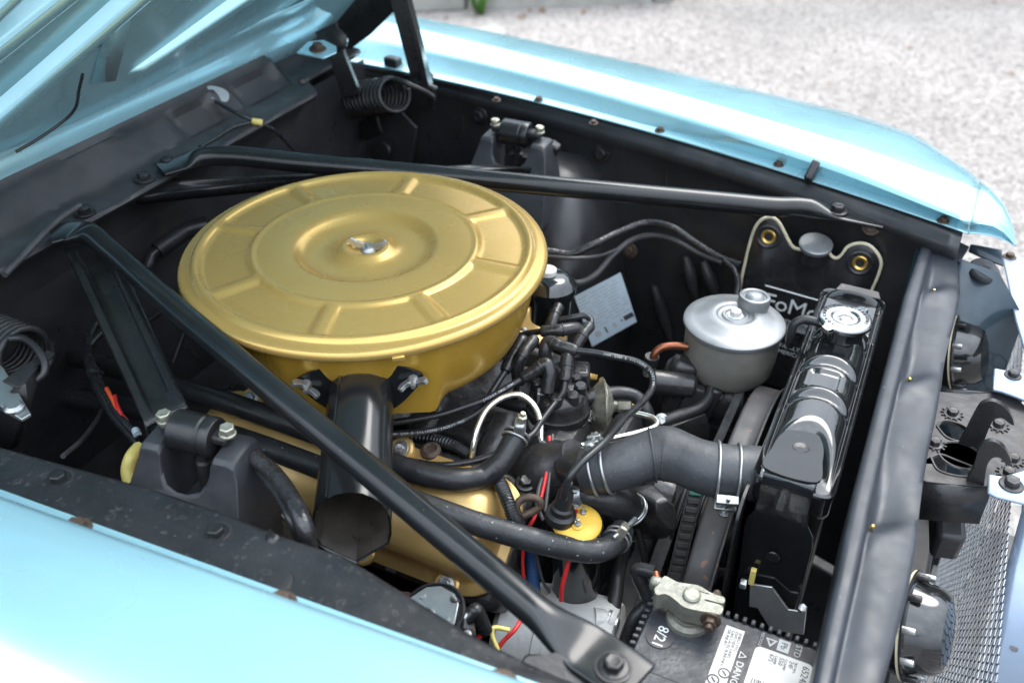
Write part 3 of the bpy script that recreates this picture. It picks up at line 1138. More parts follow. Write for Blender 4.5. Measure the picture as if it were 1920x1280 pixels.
def support():
    tL = sorted((q.y, q.x) for q in [W(u, v, z=.85) for u, v in ((1735, 441), (1697, 551), (1653, 720), (1597, 940), (1568, 1083), (1525, 1280))])
    tR = sorted((q.y, q.x) for q in [W(u, v, z=.85) for u, v in ((1800, 473), (1798, 537), (1770, 701), (1740, 840), (1720, 1000), (1701, 1100), (1660, 1280))])
    dents = [(1.16, .040, 1), (.955, .036, .9), (.71, .034, .8)]
    secs = []
    for i in range(150):
        y = .30 + .985 * i / 149
        l = interp(tL, max(.5, y)) if y > .5 else .012
        r = interp(tR, max(.53, min(1.25, y))) + .0015 * math.sin(y * 19)
        w = r - l
        row = []
        prof = [(0, -.06), (0, -.008), (.008, -.002), (.03, .0005), (.10, .0012), (.19, .0014), (.235, .0010), (.265, -.0005), (.285, -.0032), (.31, -.0042), (.36, -.0038), (.43, -.0030), (.5, -.0022), (.58, -.0016), (.66, -.0012), (.74, -.0010), (.82, -.0012), (.90, -.0018), (.96, -.0026), (.99, -.0034), (1.0, -.0044), (1.004, -.012)]
        for k, (a, z) in enumerate(prof):
            x = l + w * a + (.002 * math.sin(y * 23) if a > .97 else 0)
            zz = .85 + z + .0008 * math.sin(y * 31 + a * 4) * sstep(.3, .6, a)
            for yc, xc, s in dents:
                if a > .3:
                    d = (y - yc)
                    # sharp pull on one side, long soft fade on the other
                    dd = d - .035 * (a - .35)
                    f = math.exp(-(dd / .014) ** 2) if dd < 0 else math.exp(-(dd / .060) ** 2)
                    g = sstep(.29, .40, a) * (1 - .75 * sstep(.45, 1, a))
                    zz -= s * .0085 * f * g
                    zz += s * .0028 * math.exp(-((dd + .030) / .020) ** 2) * g
            row.append(Vector((x, y, zz)))
        secs.append(row)
    s = loft('radiator_support', secs, 'support_steel', car, smooth=60, solid=.0016, label='satin black radiator support crossbar with pulled dents')
    for yc, xc, k in dents:
        lathe('pin', [(.0016, -.003), (.0016, .006), (.0010, .0065), (0, .0065)], frame((xc - .008, yc - .012, .846), (.2, -.3, 1)), 'brass', s, 10)
    # far end: lip turned up to the fender
    e0 = [W(1728, 436, z=.856), W(1790, 448, z=.856), W(1818, 462, z=.852), W(1800, 490, z=.845), W(1745, 452, z=.850)]
    plate_v = e0 + [v + Vector((0, 0, -.004)) for v in e0]
    build('end_lip', plate_v, [(0, 1, 2, 3, 4), (9, 8, 7, 6, 5), (0, 1, 6, 5), (1, 2, 7, 6), (2, 3, 8, 7), (3, 4, 9, 8), (4, 0, 5, 9)], 'support_steel', car, bevel=.001)
    box('end_tab', (.036, .05, .004), frame(W(1770, 432, z=.862), (0, -.1, 1), (1, -.2, 0)), 'support_steel', car, .001)
    # lower face of the support, with the opening for the radiator
    plate('support_panel', [(-.60, -.55), (.44, -.55), (.44, .0), (-.60, .0)], .003, frame((.035, .885, .80), (1, 0, 0), (0, 1, 0)), 'black_sheet', car,
          holes=[rrect(.40, .36, .03)] and [[(a - .02, b - .25) for a, b in rrect(.44, .36, .03)]])
    # far side closing panel between apron and support
    build('side_panel', [(.0, 1.262, .85), (.0, 1.262, .3), (.150, 1.232, .3), (.150, 1.232, .79), (.105, 1.244, .842)], [(0, 1, 2, 3, 4)], 'blue_dark', car, solid=.002)


support()


# ------------------------------------------------------------------ hood
PHI = 47
HO = Vector((-1.055, CY, .957))
HE = Vector((math.cos(R(PHI)), 0, math.sin(R(PHI))))
HN = Vector((math.sin(R(PHI)), 0, -math.cos(R(PHI))))


def HP(s, y, h):
    return HO + HE * s + Vector((0, y - CY, 0)) + HN * h


def HW(px, py, h=0.0):
    q = W(px, py, plane=(HO + HN * h, HN))
    return ((q - HO).dot(HE), q.y)


def hood():
    hd = loft('hood', [[HP(s, y, -.022 - .02 * ((y - CY) / .57) ** 2 - .012 * math.sin(math.pi * min(1, max(0, s))) + .006 * math.sin(y * 9 + s * 5) * .3) for y in np.linspace(.31, 1.49, 30)] for s in np.linspace(-.05, 1.12, 24)],
              'blue_paint', car, smooth=60, solid=.0016, label='raised light blue hood seen from underneath')

    def beam(name, s0, y0, s1, y1, w, hgt, base=-.034, ends=True, asym=0.0):
        a, b = Vector((s0, y0)), Vector((s1, y1))
        d = (b - a).normalized()
        nn = Vector((-d.y, d.x))
        prof = [(-1.25, 0), (-1.12, 0.03), (-1.0, .14), (-.86, .7), (-.74, .93), (-.55, 1.0), (0, 1.04), (.55, 1.0), (.74, .93), (.86, .7), (1.0, .14), (1.12, .03), (1.25, 0)]
        secs = []
        N = 14
        for i in range(N + 1):
            t = i / N
            c = a.lerp(b, t)
            f = 1
            if ends:
                f = min(1, sstep(-.02, .06, t), sstep(-.02, .06, 1 - t))
            row = []
            for u, hh in prof:
                q = c + nn * (u * w / 2)
                row.append(HP(q.x, q.y, base + hgt * hh * f))
            secs.append(row)
        return loft(name, secs, 'blue_paint', hd, smooth=60, solid=.0012)

    # rear frame of the inner panel along the cowl
    secs = []
    for i in range(40):
        y = .30 + 1.19 * i / 39
        curl = sstep(1.33, 1.48, y)
        row = []
        for s, h in ((-.075, -.050), (-.070, -.022), (-.062, -.006), (-.045, .004), (-.02, .008), (.0, .006), (.014, -.002), (.022, -.015), (.030, -.024), (.040, -.027), (.055, -.028), (.062, -.034)):
            row.append(HP(s + .05 * curl ** 2, y, h - .01 * curl))
        secs.append(row)
    loft('rear_frame', secs, 'blue_paint', hd, smooth=60, solid=.0012)
    # side frame at the far edge
    secs = []
    for i in range(24):
        s = -.05 + 1.15 * i / 23
        row = []
        for y, h in ((1.512, -.05), (1.508, -.02), (1.495, -.002), (1.465, .006), (1.43, .002), (1.41, -.012), (1.395, -.026), (1.37, -.034)):
            row.append(HP(s, y, h))
        secs.append(row)
    loft('side_frame', secs, 'blue_paint', hd, smooth=60, solid=.0012)
    for nm, (u0, v0, u1, v1), w, hg in (('rib', (0, 262, 305, -2), .032, .024), ('rib', (0, 132, 172, -5), .036, .024), ('rib', (0, 62, 70, -5), .026, .024)):
        s0, y0 = HW(u0, v0)
        s1, y1 = HW(u1, v1)
        d = Vector((s1 - s0, y1 - y0)).normalized()
        k0, k1 = (.10, .35)
        beam(nm, s0 - d.x * k0, y0 - d.y * k0, s1 + d.x * k1, y1 + d.y * k1, w, hg)
    # slim rib nearer the far corner
    s0, y0 = HW(372, 95)
    s1, y1 = HW(520, -5)
    d = Vector((s1 - s0, y1 - y0)).normalized()
    beam('rib', s0 - d.x * .12, y0 - d.y * .12, s1 + d.x * .3, y1 + d.y * .3, .022, .018)
    # washer jet bracket folded under the skin
    s0, y0 = HW(205, 150)
    s1, y1 = HW(262, 40)
    pl = [HP(s0 - .01, y0 - .025, -.034), HP(s0 - .01, y0 + .03, -.034), HP(s1, y1 + .03, -.030), HP(s1, y1 - .02, -.030)]
    build('bracket', [p + HN * .004 for p in pl], [(0, 1, 2, 3)], 'black_gloss', hd, solid=.004)
    s0, y0 = HW(228, 165)
    s1, y1 = HW(272, 30)
    build('bracket', [HP(s0 - .005, y0 - .03, -.024), HP(s0 - .005, y0 + .005, -.014), HP(s1, y1 + .005, -.020), HP(s1, y1 - .02, -.026)], [(0, 1, 2, 3)], 'blue_paint', hd, solid=.002)
    # washer tube along the rear frame
    pts = [HP(*HW(u, v, -.012), -.012) for u, v in ((30, 285), (80, 255), (125, 222), (140, 205), (148, 170), (155, 140))]
    tube('washer_tube', pts, .0020, 'wire_black', hd, 8)


hood()


# ------------------------------------------------------------------ hood hinges
def flat_bar(name, pts, w, t, mat, parent, nrm, holes=0, bevel=.001):
    """flat strip along 3D points lying in a plane with normal nrm"""
    path = [Vector(p) for p in pts]
    secs = []
    nrm = Vector(nrm).normalized()
    for i, p in enumerate(path):
        a, b = path[max(0, i - 1)], path[min(len(path) - 1, i + 1)]
        d = (b - a).normalized()
        s = nrm.cross(d).normalized()
        ww = w[i] if isinstance(w, (list, tuple)) else w
        secs.append([p + s * ww / 2 + nrm * t / 2, p - s * ww / 2 + nrm * t / 2, p - s * ww / 2 - nrm * t / 2, p + s * ww / 2 - nrm * t / 2])
    return loft(name, secs, mat, parent, closed=True, smooth=35, cap=True, bevel=bevel)


def far_hinge():
    t = part_root('hood_hinge', 'far black hood hinge with tight coil spring and two arms', W(740, 190, y=1.40), car)
    flat_bar('arm', [W(742, -30, y=1.405), W(775, 90, y=1.40), W(800, 186, y=1.395)], [.03, .033, .034], .012, 'black_satin', t, (0.25, -1, .1))
    flat_bar('arm_flange', [W(757, -30, y=1.395), W(787, 90, y=1.39), W(806, 180, y=1.387)], [.008, .010, .010], .022, 'black_satin', t, (0.25, -1, .1))
    flat_bar('arm', [W(612, 50, y=1.34), W(634, 105, y=1.33), W(660, 178, y=1.33)], [.044, .028, .034], .012, 'black_satin', t, (0.25, -1, .1))
    flat_bar('upper_arm', [W(628, 84, y=1.445), W(672, 40, y=1.452), W(716, -6, y=1.46), W(790, -85, y=1.475)], [.045, .062, .066, .066], .016, 'black_satin', t, (0.25, -1, .1))
    lathe('pivot', [(.018, 0), (.018, .008), (.012, .011), (0, .012)], frame(W(634, 76, y=1.325), (.3, -1, .3)), 'black_satin', t, 20)
    a, b = W(655, 190, y=1.41), W(742, 178, y=1.345)
    ax = (b - a)
    turns = 12
    pts = coil_pts(a, ax, .0285, ax.length / turns, turns, 20)
    V, F = sweep(pts, circ(.0043, 8))
    build('coil_spring', V, F, 'black_satin', t, 60)
    tube('spring_hook', [b + Vector((0, 0, .026)), b + Vector((.03, -.01, .028)), b + Vector((.06, .02, .0)), b + Vector((.055, .03, -.02))], .0045, 'dark_steel', t, 8)
    box('bracket', (.045, .012, .05), frame(W(795, 180, y=1.385), (.2, 0, 1), (1, 0, 0)), 'black_satin', t, .004)
    flat_bar('link', [W(655, 255, y=1.42), W(712, 232, y=1.40)], .034, .008, 'black_satin', t, (0, -1, .3))
    lathe('cam', [(.0, .012), (.014, .012), (.016, .010), (.016, 0)], frame(W(652, 250, y=1.415), (0, -1, .2)), 'black_satin', t, 16)
    lathe('cam', [(.0, .012), (.016, .012), (.018, .010), (.018, 0)], frame(W(722, 282, y=1.42), (0, -1, .2)), 'black_satin', t, 16)
    plate('hinge_plate', [(-.09, -.11), (.07, -.12), (.1, .02), (.05, .06), (-.07, .05)], .006, frame(W(700, 240, y=1.437), (0, -1, 0), (1, 0, 0)), 'black_sheet', t, bevel=.002)


def near_hinge():
    t = part_root('hood_hinge', 'near hood hinge with worn coil spring', W(20, 740, z=.80), car)
    c = W(52, 668, z=.855)
    ax = Vector((-1, .12, -.05))
    pts = coil_pts(c, ax, .031, .0085, 8, 18)
    V, F = sweep(pts, circ(.0040, 8))
    build('coil_spring', V, F, 'dark_steel', t, 60)
    pts = [W(18, 634, z=.885), W(42, 634, z=.884), W(70, 655, z=.880), W(84, 682, z=.872), W(82, 700, z=.865), W(68, 713, z=.86)]
    tube('spring_hook', pts, .0042, 'dark_steel', t, 8)
    flat_bar('link', [W(97, 660, z=.868), W(60, 690, z=.868), W(20, 722, z=.868)], [.010, .016, .02], .004, 'dark_steel', t, (.3, -.3, 1))
    p = [W(80, 682, z=.868), W(48, 720, z=.868), W(54, 775, z=.845), W(20, 735, z=.862), W(62, 692, z=.868)]
    build('gusset', p, [(0, 1, 2), (0, 4, 3, 1), (1, 3, 2)], 'dark_steel', t, solid=.003)
    ol = [W(-30, 650, z=.862), W(8, 690, z=.862), W(58, 775, z=.862), W(40, 786, z=.862), W(0, 760, z=.862), W(-40, 735, z=.862)]
    V = ol + [v - Vector((0, 0, .004)) for v in ol]
    n = 6
    build('arm', V, [tuple(range(n)), tuple(range(n, 2 * n))[::-1]] + [(k, (k + 1) % n, (k + 1) % n + n, k + n) for k in range(n)], 'zinc', t, bevel=.001, label='bare zinc hinge arm')
    lathe('screw', [(.0105, 0), (.0105, .002), (.007, .005), (0, .0055)], frame(W(27, 765, z=.863), (0, 0, 1)), 'zinc', t, 16)
    p = [W(-30, 740, z=.855), W(48, 785, z=.855), W(30, 840, z=.80), W(-30, 840, z=.80)]
    build('mount', p, [(0, 1, 2, 3)], 'black_satin', t, solid=.01, bevel=.003)


far_hinge()
near_hinge()

# ================================================================== AIR CLEANER
LC = Vector((-.588, .822, .93))
LR = .2160
SD = Vector((.498, -.867, 0)).normalized()      # snorkel points here
SX = Vector((0, 0, 1)).cross(SD)                 # sideways on the snorkel


def air_cleaner():
    t = thing('air_cleaner', 'large round gold air cleaner on top of the engine', 'air cleaner', (LC.x, LC.y, .80))
    ribs = []
    for u, v in ((567, 363), (757, 353), (909, 403), (950, 501), (822, 595), (605, 608), (442, 536), (434, 425)):
        q = W(u, v, z=.927) - LC
        ribs.append(math.atan2(q.y, q.x))
    prof = [(0, -.0095), (.055, -.0095), (.075, -.0085), (.090, -.005), (.105, -.0022), (.12, -.0018), (.135, -.003), (.16, -.0075), (.20, -.0105), (.26, -.0115), (.31, -.0108), (.345, -.0080), (.37, -.0040), (.392, -.0008), (.412, .0),
            (.45, .0002), (.52, .0002), (.575, 0), (.59, 0), (.600, .0012), (.610, .0012), (.622, 0), (.632, 0), (.645, -.0002), (.66, -.0004), (.69, -.0006), (.73, -.001), (.78, -.0014), (.83, -.0018), (.850, -.002), (.866, -.0022), (.88, -.0012), (.893, .0006), (.905, .0013), (.917, .0004), (.928, -.0035),
            (.938, -.005), (.96, -.0056), (.978, -.0060), (.990, -.0072), (.997, -.0095), (1.0, -.0125), (.998, -.0155), (.990, -.0175), (.975, -.018), (.96, -.014)]
    NT = 320
    V, F = [], []
    for (a, z) in prof:
        for k in range(NT):
            th = 2 * math.pi * k / NT
            zz = z
            if .61 < a < .90:
                d = min(abs((th - r + math.pi) % (2 * math.pi) - math.pi) for r in ribs)
                dist = d * a * LR            # metres from rib centre line
                sec = sstep(.0055, .0120, dist)
                rad = sstep(.620, .638, a) * (1 - sstep(.862, .885, a))
                zz -= .0031 * sec * rad
                zz += .0006 * rad * (1 - sstep(.0, .006, dist))
            V.append(LC + Vector((max(a, 1e-5) * LR * math.cos(th), max(a, 1e-5) * LR * math.sin(th), zz)))
    for i in range(len(prof) - 1):
        for k in range(NT):
            k2 = (k + 1) % NT
            F.append((i * NT + k, i * NT + k2, (i + 1) * NT + k2, (i + 1) * NT + k))
    lid = build('lid', V, F, 'gold_paint', t, 60)
    # wing nut
    c = LC + Vector((.002, .003, -.0105))
    wn_ = lathe('wing_nut', [(.0105, 0), (.0095, .003), (.007, .0055), (.0035, .006), (.0035, .009), (0, .009)], frame(c, (0, 0, 1)), 'zinc', lid, 20)
    for s in (-1, 1):
        d = Vector((.92, .39, 0)) * s
        o = frame(c + d * .006 + Vector((0, 0, .003)), d.cross(Vector((0, 0, 1))), d)
        plate('wing', smooth_outline([(0, 0), (.012, .001), (.0175, .008), (.0145, .0125), (.009, .009), (0, .0055)], 4), .0038, o, 'zinc', wn_, bevel=.0007)
    # bowl with flattened pad for the snorkel
    prof = [(.955, -.0145), (.945, -.019), (.935, -.024), (.930, -.034), (.922, -.050), (.910, -.066), (.892, -.082), (.872, -.095), (.855, -.103), (.83, -.1075), (.7, -.109), (.4, -.110)]
    NT = 200
    V, F = [], []
    az = math.atan2(SD.y, SD.x)
    for (a, z) in prof:
        for k in range(NT):
            th = 2 * math.pi * k / NT
            r = a * LR
            d = (th - az + math.pi) % (2 * math.pi) - math.pi
            if z < -.022:
                pad = min(.188 / max(.2, math.cos(d)), .204)
                wgt = (1 - sstep(.36, .52, abs(d))) * sstep(-.022, -.034, z) * 1.0
                r = r + max(0, pad - r) * wgt if a > .72 else r
            V.append(LC + Vector((r * math.cos(th), r * math.sin(th), z)))
    for i in range(len(prof) - 1):
        for k in range(NT):
            k2 = (k + 1) % NT
            F.append((i * NT + k, i * NT + k2, (i + 1) * NT + k2, (i + 1) * NT + k))
    F.append(tuple((len(prof) - 1) * NT + k for k in range(NT)))
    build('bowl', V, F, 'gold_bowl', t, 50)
    # clip on the rim
    q = LC + Vector((LR * math.cos(az + .20), LR * math.sin(az + .20), -.0165))
    box('rim_clip', (.013, .004, .005), frame(q, (0, 0, 1), Vector((-math.sin(az + .2), math.cos(az + .2), 0))), 'gold_paint', t, .001)
    # snorkel: D-section duct, sloping a little downwards
    A = LC + SD * .186 + Vector((0, 0, -.068))
    B = LC + SD * .352 - SX * .004 + Vector((0, 0, -.110))
    sec = [(-.036, -.006), (-.036, .006), (-.0345, .014), (-.0300, .022), (-.0225, .0285), (-.0222, .0305), (-.0205, .0305), (-.020, .0292), (-.012, .0325), (0, .034), (.012, .0325), (.022, .0275), (.0300, .0200), (.035, .010), (.0365, 0), (.0362, -.010), (.033, -.019), (.027, -.0225), (.014, -.029), (.0015, -.0365), (-.012, -.0290), (-.025, -.0215), (-.031, -.017)]
    N = 18
    outer, inner = [], []
    for i in range(N + 1):
        tt = i / N
        c = A.lerp(B, tt)
        grow = .92 + .10 * tt
        u = Vector((0, 0, 1))
        row, rin = [], []
        for a, b in sec:
            # mouth is cut on a slant, upper edge pulled back
            cut = -(b + .0) * .32 * sstep(.55, 1, tt)
            dip = 0.0
            if tt < .18:
                dip = -.004 * (1 - tt / .18)
            row.append(c + SX * a * grow + u * (b * grow + (dip if b > .02 else 0)) + SD * cut)
            rin.append(c + SX * a * grow * .955 + u * (b * grow * .955) + SD * cut)
        outer.append(row)
        inner.append(rin)
    n = len(sec)
    # lip folded a little way into the mouth
    lip = [[o_.lerp(i_, .9) - SD * .004 for o_, i_ in zip(outer[-1], inner[-1])]]
    secs = outer + lip
    V = [v for s in secs for v in s]
    F = []
    for i in range(len(secs) - 1):
        for k in range(n):
            k2 = (k + 1) % n
            F.append((i * n + k, i * n + k2, (i + 1) * n + k2, (i + 1) * n + k))
    sn = build('snorkel', V, F, 'black_bar', t, 35)
    loft('duct_lining', [[v - SD * .002 for v in row] for row in inner], 'duct_dust', sn, closed=True, smooth=12)
    Mf = frame(LC + SD * .1935 + Vector((0, 0, -.066)), SD, SX)
    plate('flange', smooth_outline([(-.066, .014), (-.060, .020), (-.034, .031), (0, .034), (.034, .031), (.060, .020), (.066, .014), (.062, .004), (.040, -.022), (.02, -.032), (-.02, -.032), (-.040, -.022), (-.062, .004)], 4), .003, Mf, 'black_bar', sn, bevel=.0008)
    for s in (-1, 1):
        o = Mf @ Vector((s * .0555, .0105, .003))
        wnn = lathe('wing_nut', [(.0062, 0), (.0055, .004), (.0035, .007), (.0025, .014), (0, .0145)], frame(o, SD), 'zinc', sn, 14)
        for w in (-1, 1):
            d = (SX * math.cos(.5 * s) + Vector((0, 0, 1)) * math.sin(.5 * s)) * w
            plate('wing', smooth_outline([(0, 0), (.010, .001), (.0145, .007), (.011, .0115), (.006, .008), (0, .0065)], 4), .0045, frame(o + d * .002 + SD * .002, d.cross(SD), d), 'zinc', sn, bevel=.0006)


air_cleaner()


# ================================================================== BRACE BARS
def brace_bar(pts, r, label, bolt_at, up_hint, tab0, tab1):
    path = []
    P = [Vector(p) for p in pts]
    path = spline(P, 10)
    L = [0]
    for i in range(1, len(path)):
        L.append(L[-1] + (path[i] - path[i - 1]).length)
    T = L[-1]
    t = thing('brace_bar', label, 'brace', path[len(path) // 2])

    def sec(i, n):
        s = L[i]
        f = max(1 - sstep(tab0 * .55, tab0 * 1.15, s), sstep(T - tab1 * 1.15, T - tab1 * .55, s))
        a = r * (1 - f) + .0225 * f
        b = r * (1 - f) + .0030 * f
        p = 1 if f < .5 else .6
        out = []
        for k in range(28):
            th = 2 * math.pi * k / 28
            ex = 1 - .55 * f
            cx, sy = math.cos(th), math.sin(th)
            out.append((a * math.copysign(abs(cx) ** ex, cx), b * math.copysign(abs(sy) ** ex, sy)))
        return out
    V, F = sweep(path, sec, True, Vector(up_hint))
    build('bar', V, F, 'black_bar', t, 50)
    return t


def near_line(u):
    return 738 + .838 * (u - 520)


nb = brace_bar(WP([(96, 441, .924), (128, 434, .925), (165, 438, .926), (205, 468, .923)] + [(u, near_line(u), .926 - (u - 205) / 855 * .058) for u in (320, 480, 640, 800, 940, 1040)] + [(1095, 1213, .8655), (1150, 1250, .8655), (1195, 1283, .8655)]),
               .0138, 'near black tubular brace bar crossing over the snorkel to the near apron', None, (0, 0, 1), .05, .085)
q = W(1150, 1250, z=.869)
bolt(frame(q, (0, 0, 1)), .0080, BOLT_BLACK, nb, 15)
lathe('star_washer', [(.0145, 0), (.0145, .0010), (.010, .0016)], frame(q - Vector((0, 0, .0005)), (0, 0, 1)), 'dark_steel', nb, 24)
fb = brace_bar(WP([(300, 318, .924), (335, 308, .925), (385, 294, .927), (440, 293, .926)] + [(u, 305 + .0925 * (u - 560), .925 - (u - 440) / 1050 * .055) for u in (560, 760, 960, 1160, 1360, 1450)] + [(1500, 388, .869), (1560, 397, .866), (1655, 415, .862)]),
               .0140, 'far black tubular brace bar running behind the air cleaner to the far apron', None, (0, 0, 1), .05, .09)
bolt(frame(W(1570, 396, z=.870), (0, 0, 1)), .0095, BOLT_BLACK, fb, 15)
bolt(frame(W(1634, 424, z=.855), (0, -1, .4)), .0085, BOLT_RUST, fb)
# gusset under the front end of the near bar
p = WP([(985, 1222, .866), (1040, 1224, .868), (1110, 1230, .862), (1150, 1285, .860), (1000, 1300, .862), (975, 1238, .862)])
build('gusset', p + [v - Vector((0, 0, .02)) for v in p], [(0, 1, 2, 3, 4, 5), (0, 1, 7, 6), (1, 2, 8, 7), (2, 3, 9, 8), (3, 4, 10, 9), (4, 5, 11, 10), (5, 0, 6, 11)], 'black_satin', nb, bevel=.003)


def channel(L0, R0, L1, R1, label, w0=None):
    t = thing('tower_brace', label, 'brace', (L0 + L1) / 2)
    nrm = (R0 - L0).cross(L1 - L0).normalized()
    if nrm.z < 0:
        nrm = -nrm
    prof = [(0.0, -.012), (0, 0), (.02, .0015), (.10, .002), (.16, .0015), (.19, -.001), (.22, -.005), (.27, -.0065), (.40, -.0065), (.70, -.0065), (.74, -.005), (.79, -.0005), (.83, .001), (.96, .001), (1.0, 0), (1.0, -.012)]
    secs = []
    for i in range(25):
        k = i / 24
        l, r = L0.lerp(L1, k), R0.lerp(R1, k)
        deep = sstep(0, .1, k) * (1 - sstep(.88, .96, k))
        secs.append([l.lerp(r, a) + nrm * (h * (deep if -.012 < h else 1)) for a, h in prof])
    b = loft('channel', secs, 'black_satin', t, smooth=45, solid=.002)
    return t, nrm


tb1, nrm = channel(W(122, 466, z=.905), W(206, 448, z=.908), W(276, 800, z=.862), W(352, 765, z=.862), 'near black pressed steel brace from the cowl to the shock tower')
for u, v in ((248, 556), (281, 630), (292, 657)):
    lathe('rivet', [(.0034, 0), (.003, .0014), (0, .002)], frame(W(u, v, z=.893 - (v - 460) / 330 * .04), nrm), 'dark_steel', tb1, 10)
p = WP([(268, 788, .864), (350, 758, .864), (358, 768, .858), (300, 806, .845), (279, 832, .842)])
build('end_tab', p, [(0, 1, 2, 3, 4)], 'black_satin', tb1, solid=.003, bevel=.001)
channel(W(255, 370, z=.903), W(325, 336, z=.905), Vector((-.665, 1.235, .845)), Vector((-.575, 1.265, .845)), 'far pressed steel brace half hidden behind the air cleaner')

# ================================================================== ENGINE
eng = thing('engine', 'black and gold V8 engine filling the bay', 'engine', (-.52, .86, .25))


def engine():
    X, = (Vector((1, 0, 0)),)
    box('block', (.46, .30, .36), frame((-.54, .86, .45), (0, 0, 1), X), 'cast_black', eng, .02)
    # intake manifold with runners
    im = box('intake_manifold', (.40, .17, .05), frame((-.53, .86, .70), (0, 0, 1), X), 'cast_black', eng, .015)
    for k in range(4):
        for s in (-1, 1):
            x = -.68 + .095 * k
            tube('runner', [(x, .86 + s * .05, .735), (x, .86 + s * .09, .72), (x, .86 + s * .13, .675)], .021, 'cast_black', im, 12)
    box('carburettor', (.13, .13, .09), frame((-.575, .83, .76), (0, 0, 1), X), 'aluminium', eng, .012)
    # cylinder heads
    for s in (-1, 1):
        n = Vector((0, s * .65, .76))
        v = Vector((0, -s * .76, .65))
        y0 = .655 if s < 0 else 1.065
        O = Vector((-.315 if s < 0 else -.42, y0 - (.05 if s < 0 else -.05), .66 if s < 0 else .62))
        box('cylinder_head', (.44, .15, .10), frame(O + Vector((-.215, 0, 0)) + v * .0675 - n * .055, n, X), 'cast_black', eng, .012)
        # valve cover
        Lu, Lv = .43, .135
        secs = []
        for ins, h in ((0.0, 0), (-.0005, .003), (.001, .0052), (.010, .0060), (.0125, .0085), (.0145, .014), (.019, .034), (.0225, .042), (.0285, .0485), (.037, .0515), (.055, .0535)):
            r = max(.008, .040 - ins * .5) if ins < .02 else .034
            rr = rrect(Lu - 2 * ins, Lv - 2 * ins, min(r, (Lv - 2 * ins) / 2 - .002), 8)
            secs.append([O + Vector((-Lu / 2, 0, 0)) + v * (Lv / 2) + X * a + v * b + n * h for a, b in rr])
        vc = loft('valve_cover', secs, 'gold_cover', eng, closed=True, smooth=50, cap=True, label='gold valve cover on the near cylinder bank' if s < 0 else None)
        for k in range(4):
            for b in (.006, Lv - .006):
                c = O + X * (-.055 - k * .107) + v * b + n * .005
                lathe('bolt_boss', [(.0155, 0), (.015, .004), (.0125, .006), (0, .006)], frame(c, n), 'gold_cover', vc, 18)
                bolt(frame(c + n * .005, n), .0062, BOLT_ZINC, vc)
        if s < 0:
            for k in (0, 1):
                box('edge_clip', (.014, .007, .008), frame(O + X * (-.125 - k * .18) - v * .001, n, X), 'black_satin', vc, .001)
    # rusty exhaust manifold under the near cover
    em = box('exhaust_manifold', (.30, .05, .05), frame((-.50, .555, .60), (0, -.5, 1), X), 'rust_iron', eng, .012)
    for k in range(3):
        box('exhaust_port', (.05, .055, .045), frame((-.40 - k * .105, .575, .622), (0, -.4, 1), X), 'rust_iron', em, .010)
    # front of engine: thermostat housing, water neck, timing cover, pump
    th = W(1060, 868, z=.760)
    lathe('thermostat_housing', [(.0, -.05), (.036, -.05), (.038, -.02), (.034, .0), (.028, .012), (.022, .02), (.020, .035), (0, .036)], frame(th - Vector((.012, .0, .01)), (.7, 0, .75)), 'cast_black', eng, 28)
    box('water_neck', (.07, .06, .05), frame(W(1070, 895, z=.735), (.3, 0, 1), (1, .2, 0)), 'cast_black', eng, .014)
    tube('water_outlet', [th, W(1100, 880, z=.775), W(1125, 879, z=.785)], .0225, 'cast_black', eng, 20)
    box('manifold_front', (.05, .13, .06), frame((-.33, .80, .715), (.4, 0, 1), X), 'cast_black', eng, .016)
    for u, v in ((1003, 848), (985, 905), (1003, 900), (1045, 850)):
        q = W(u, v, z=.745)
        bolt(frame(q, (.2, -.2, 1)), .0075, BOLT_BLACK, eng)
    tc_ = box('timing_cover', (.05, .22, .26), frame((-.285, .86, .55), (0, 0, 1), X), 'cast_black', eng, .02)
    # water pump casting near the bypass hose
    q = W(1222, 955, z=.665)
    lathe('water_pump', [(0, .05), (.022, .05), (.03, .045), (.034, .02), (.05, .01), (.058, -.005), (.058, -.04), (0, -.04)], frame((-.235, .86, .645), (1, 0, 0)), 'cast_black', eng, 28)
    pts = WP([(1190, 920, .70), (1225, 905, .70), (1248, 930, .69), (1258, 975, .66), (1250, 1010, .64), (1215, 1000, .65), (1195, 960, .68)])
    c = sum(pts, Vector()) / len(pts)
    V = pts + [c.lerp(q_, .62) + Vector((.02, -.012, .012)) for q_ in pts] + [q_ - Vector((.05, -.02, .05)) for q_ in pts]
    n = len(pts)
    build('pump_cover', V, [tuple(range(n, 2 * n))] + [(k, (k + 1) % n, n + (k + 1) % n, n + k) for k in range(n)] + [(k, (k + 1) % n, 2 * n + (k + 1) % n, 2 * n + k) for k in range(n)], 'cast_black', eng, 60, bevel=.004, bseg=3)
    # pulleys
    for x, yy, zz, r, w in ((-.190, .885, .60, .082, .026), (-.165, .885, .60, .070, .018), (-.195, .90, .36, .085, .04)):
        lathe('pulley', [(0, -w / 2), (r, -w / 2), (r, -w * .4), (r * .88, -w * .1), (r * .88, w * .1), (r, w * .4), (r, w / 2), (r * .9, w / 2), (r * .8, w * .1), (0, w * .1)], frame((x, yy, zz), (1, 0, 0)), 'dark_steel', eng, 40)
    lathe('fan_hub', [(0, .04), (.03, .04), (.045, .03), (.05, .0), (.05, -.02), (0, -.02)], frame((-.145, .885, .60), (1, 0, 0)), 'cast_black', eng, 28)
    fan = lathe('fan', [(0, .004), (.05, .004), (.05, -.004), (0, -.004)], frame((-.118, .89, .535), (1, 0, 0)), 'dark_steel', eng, 24)
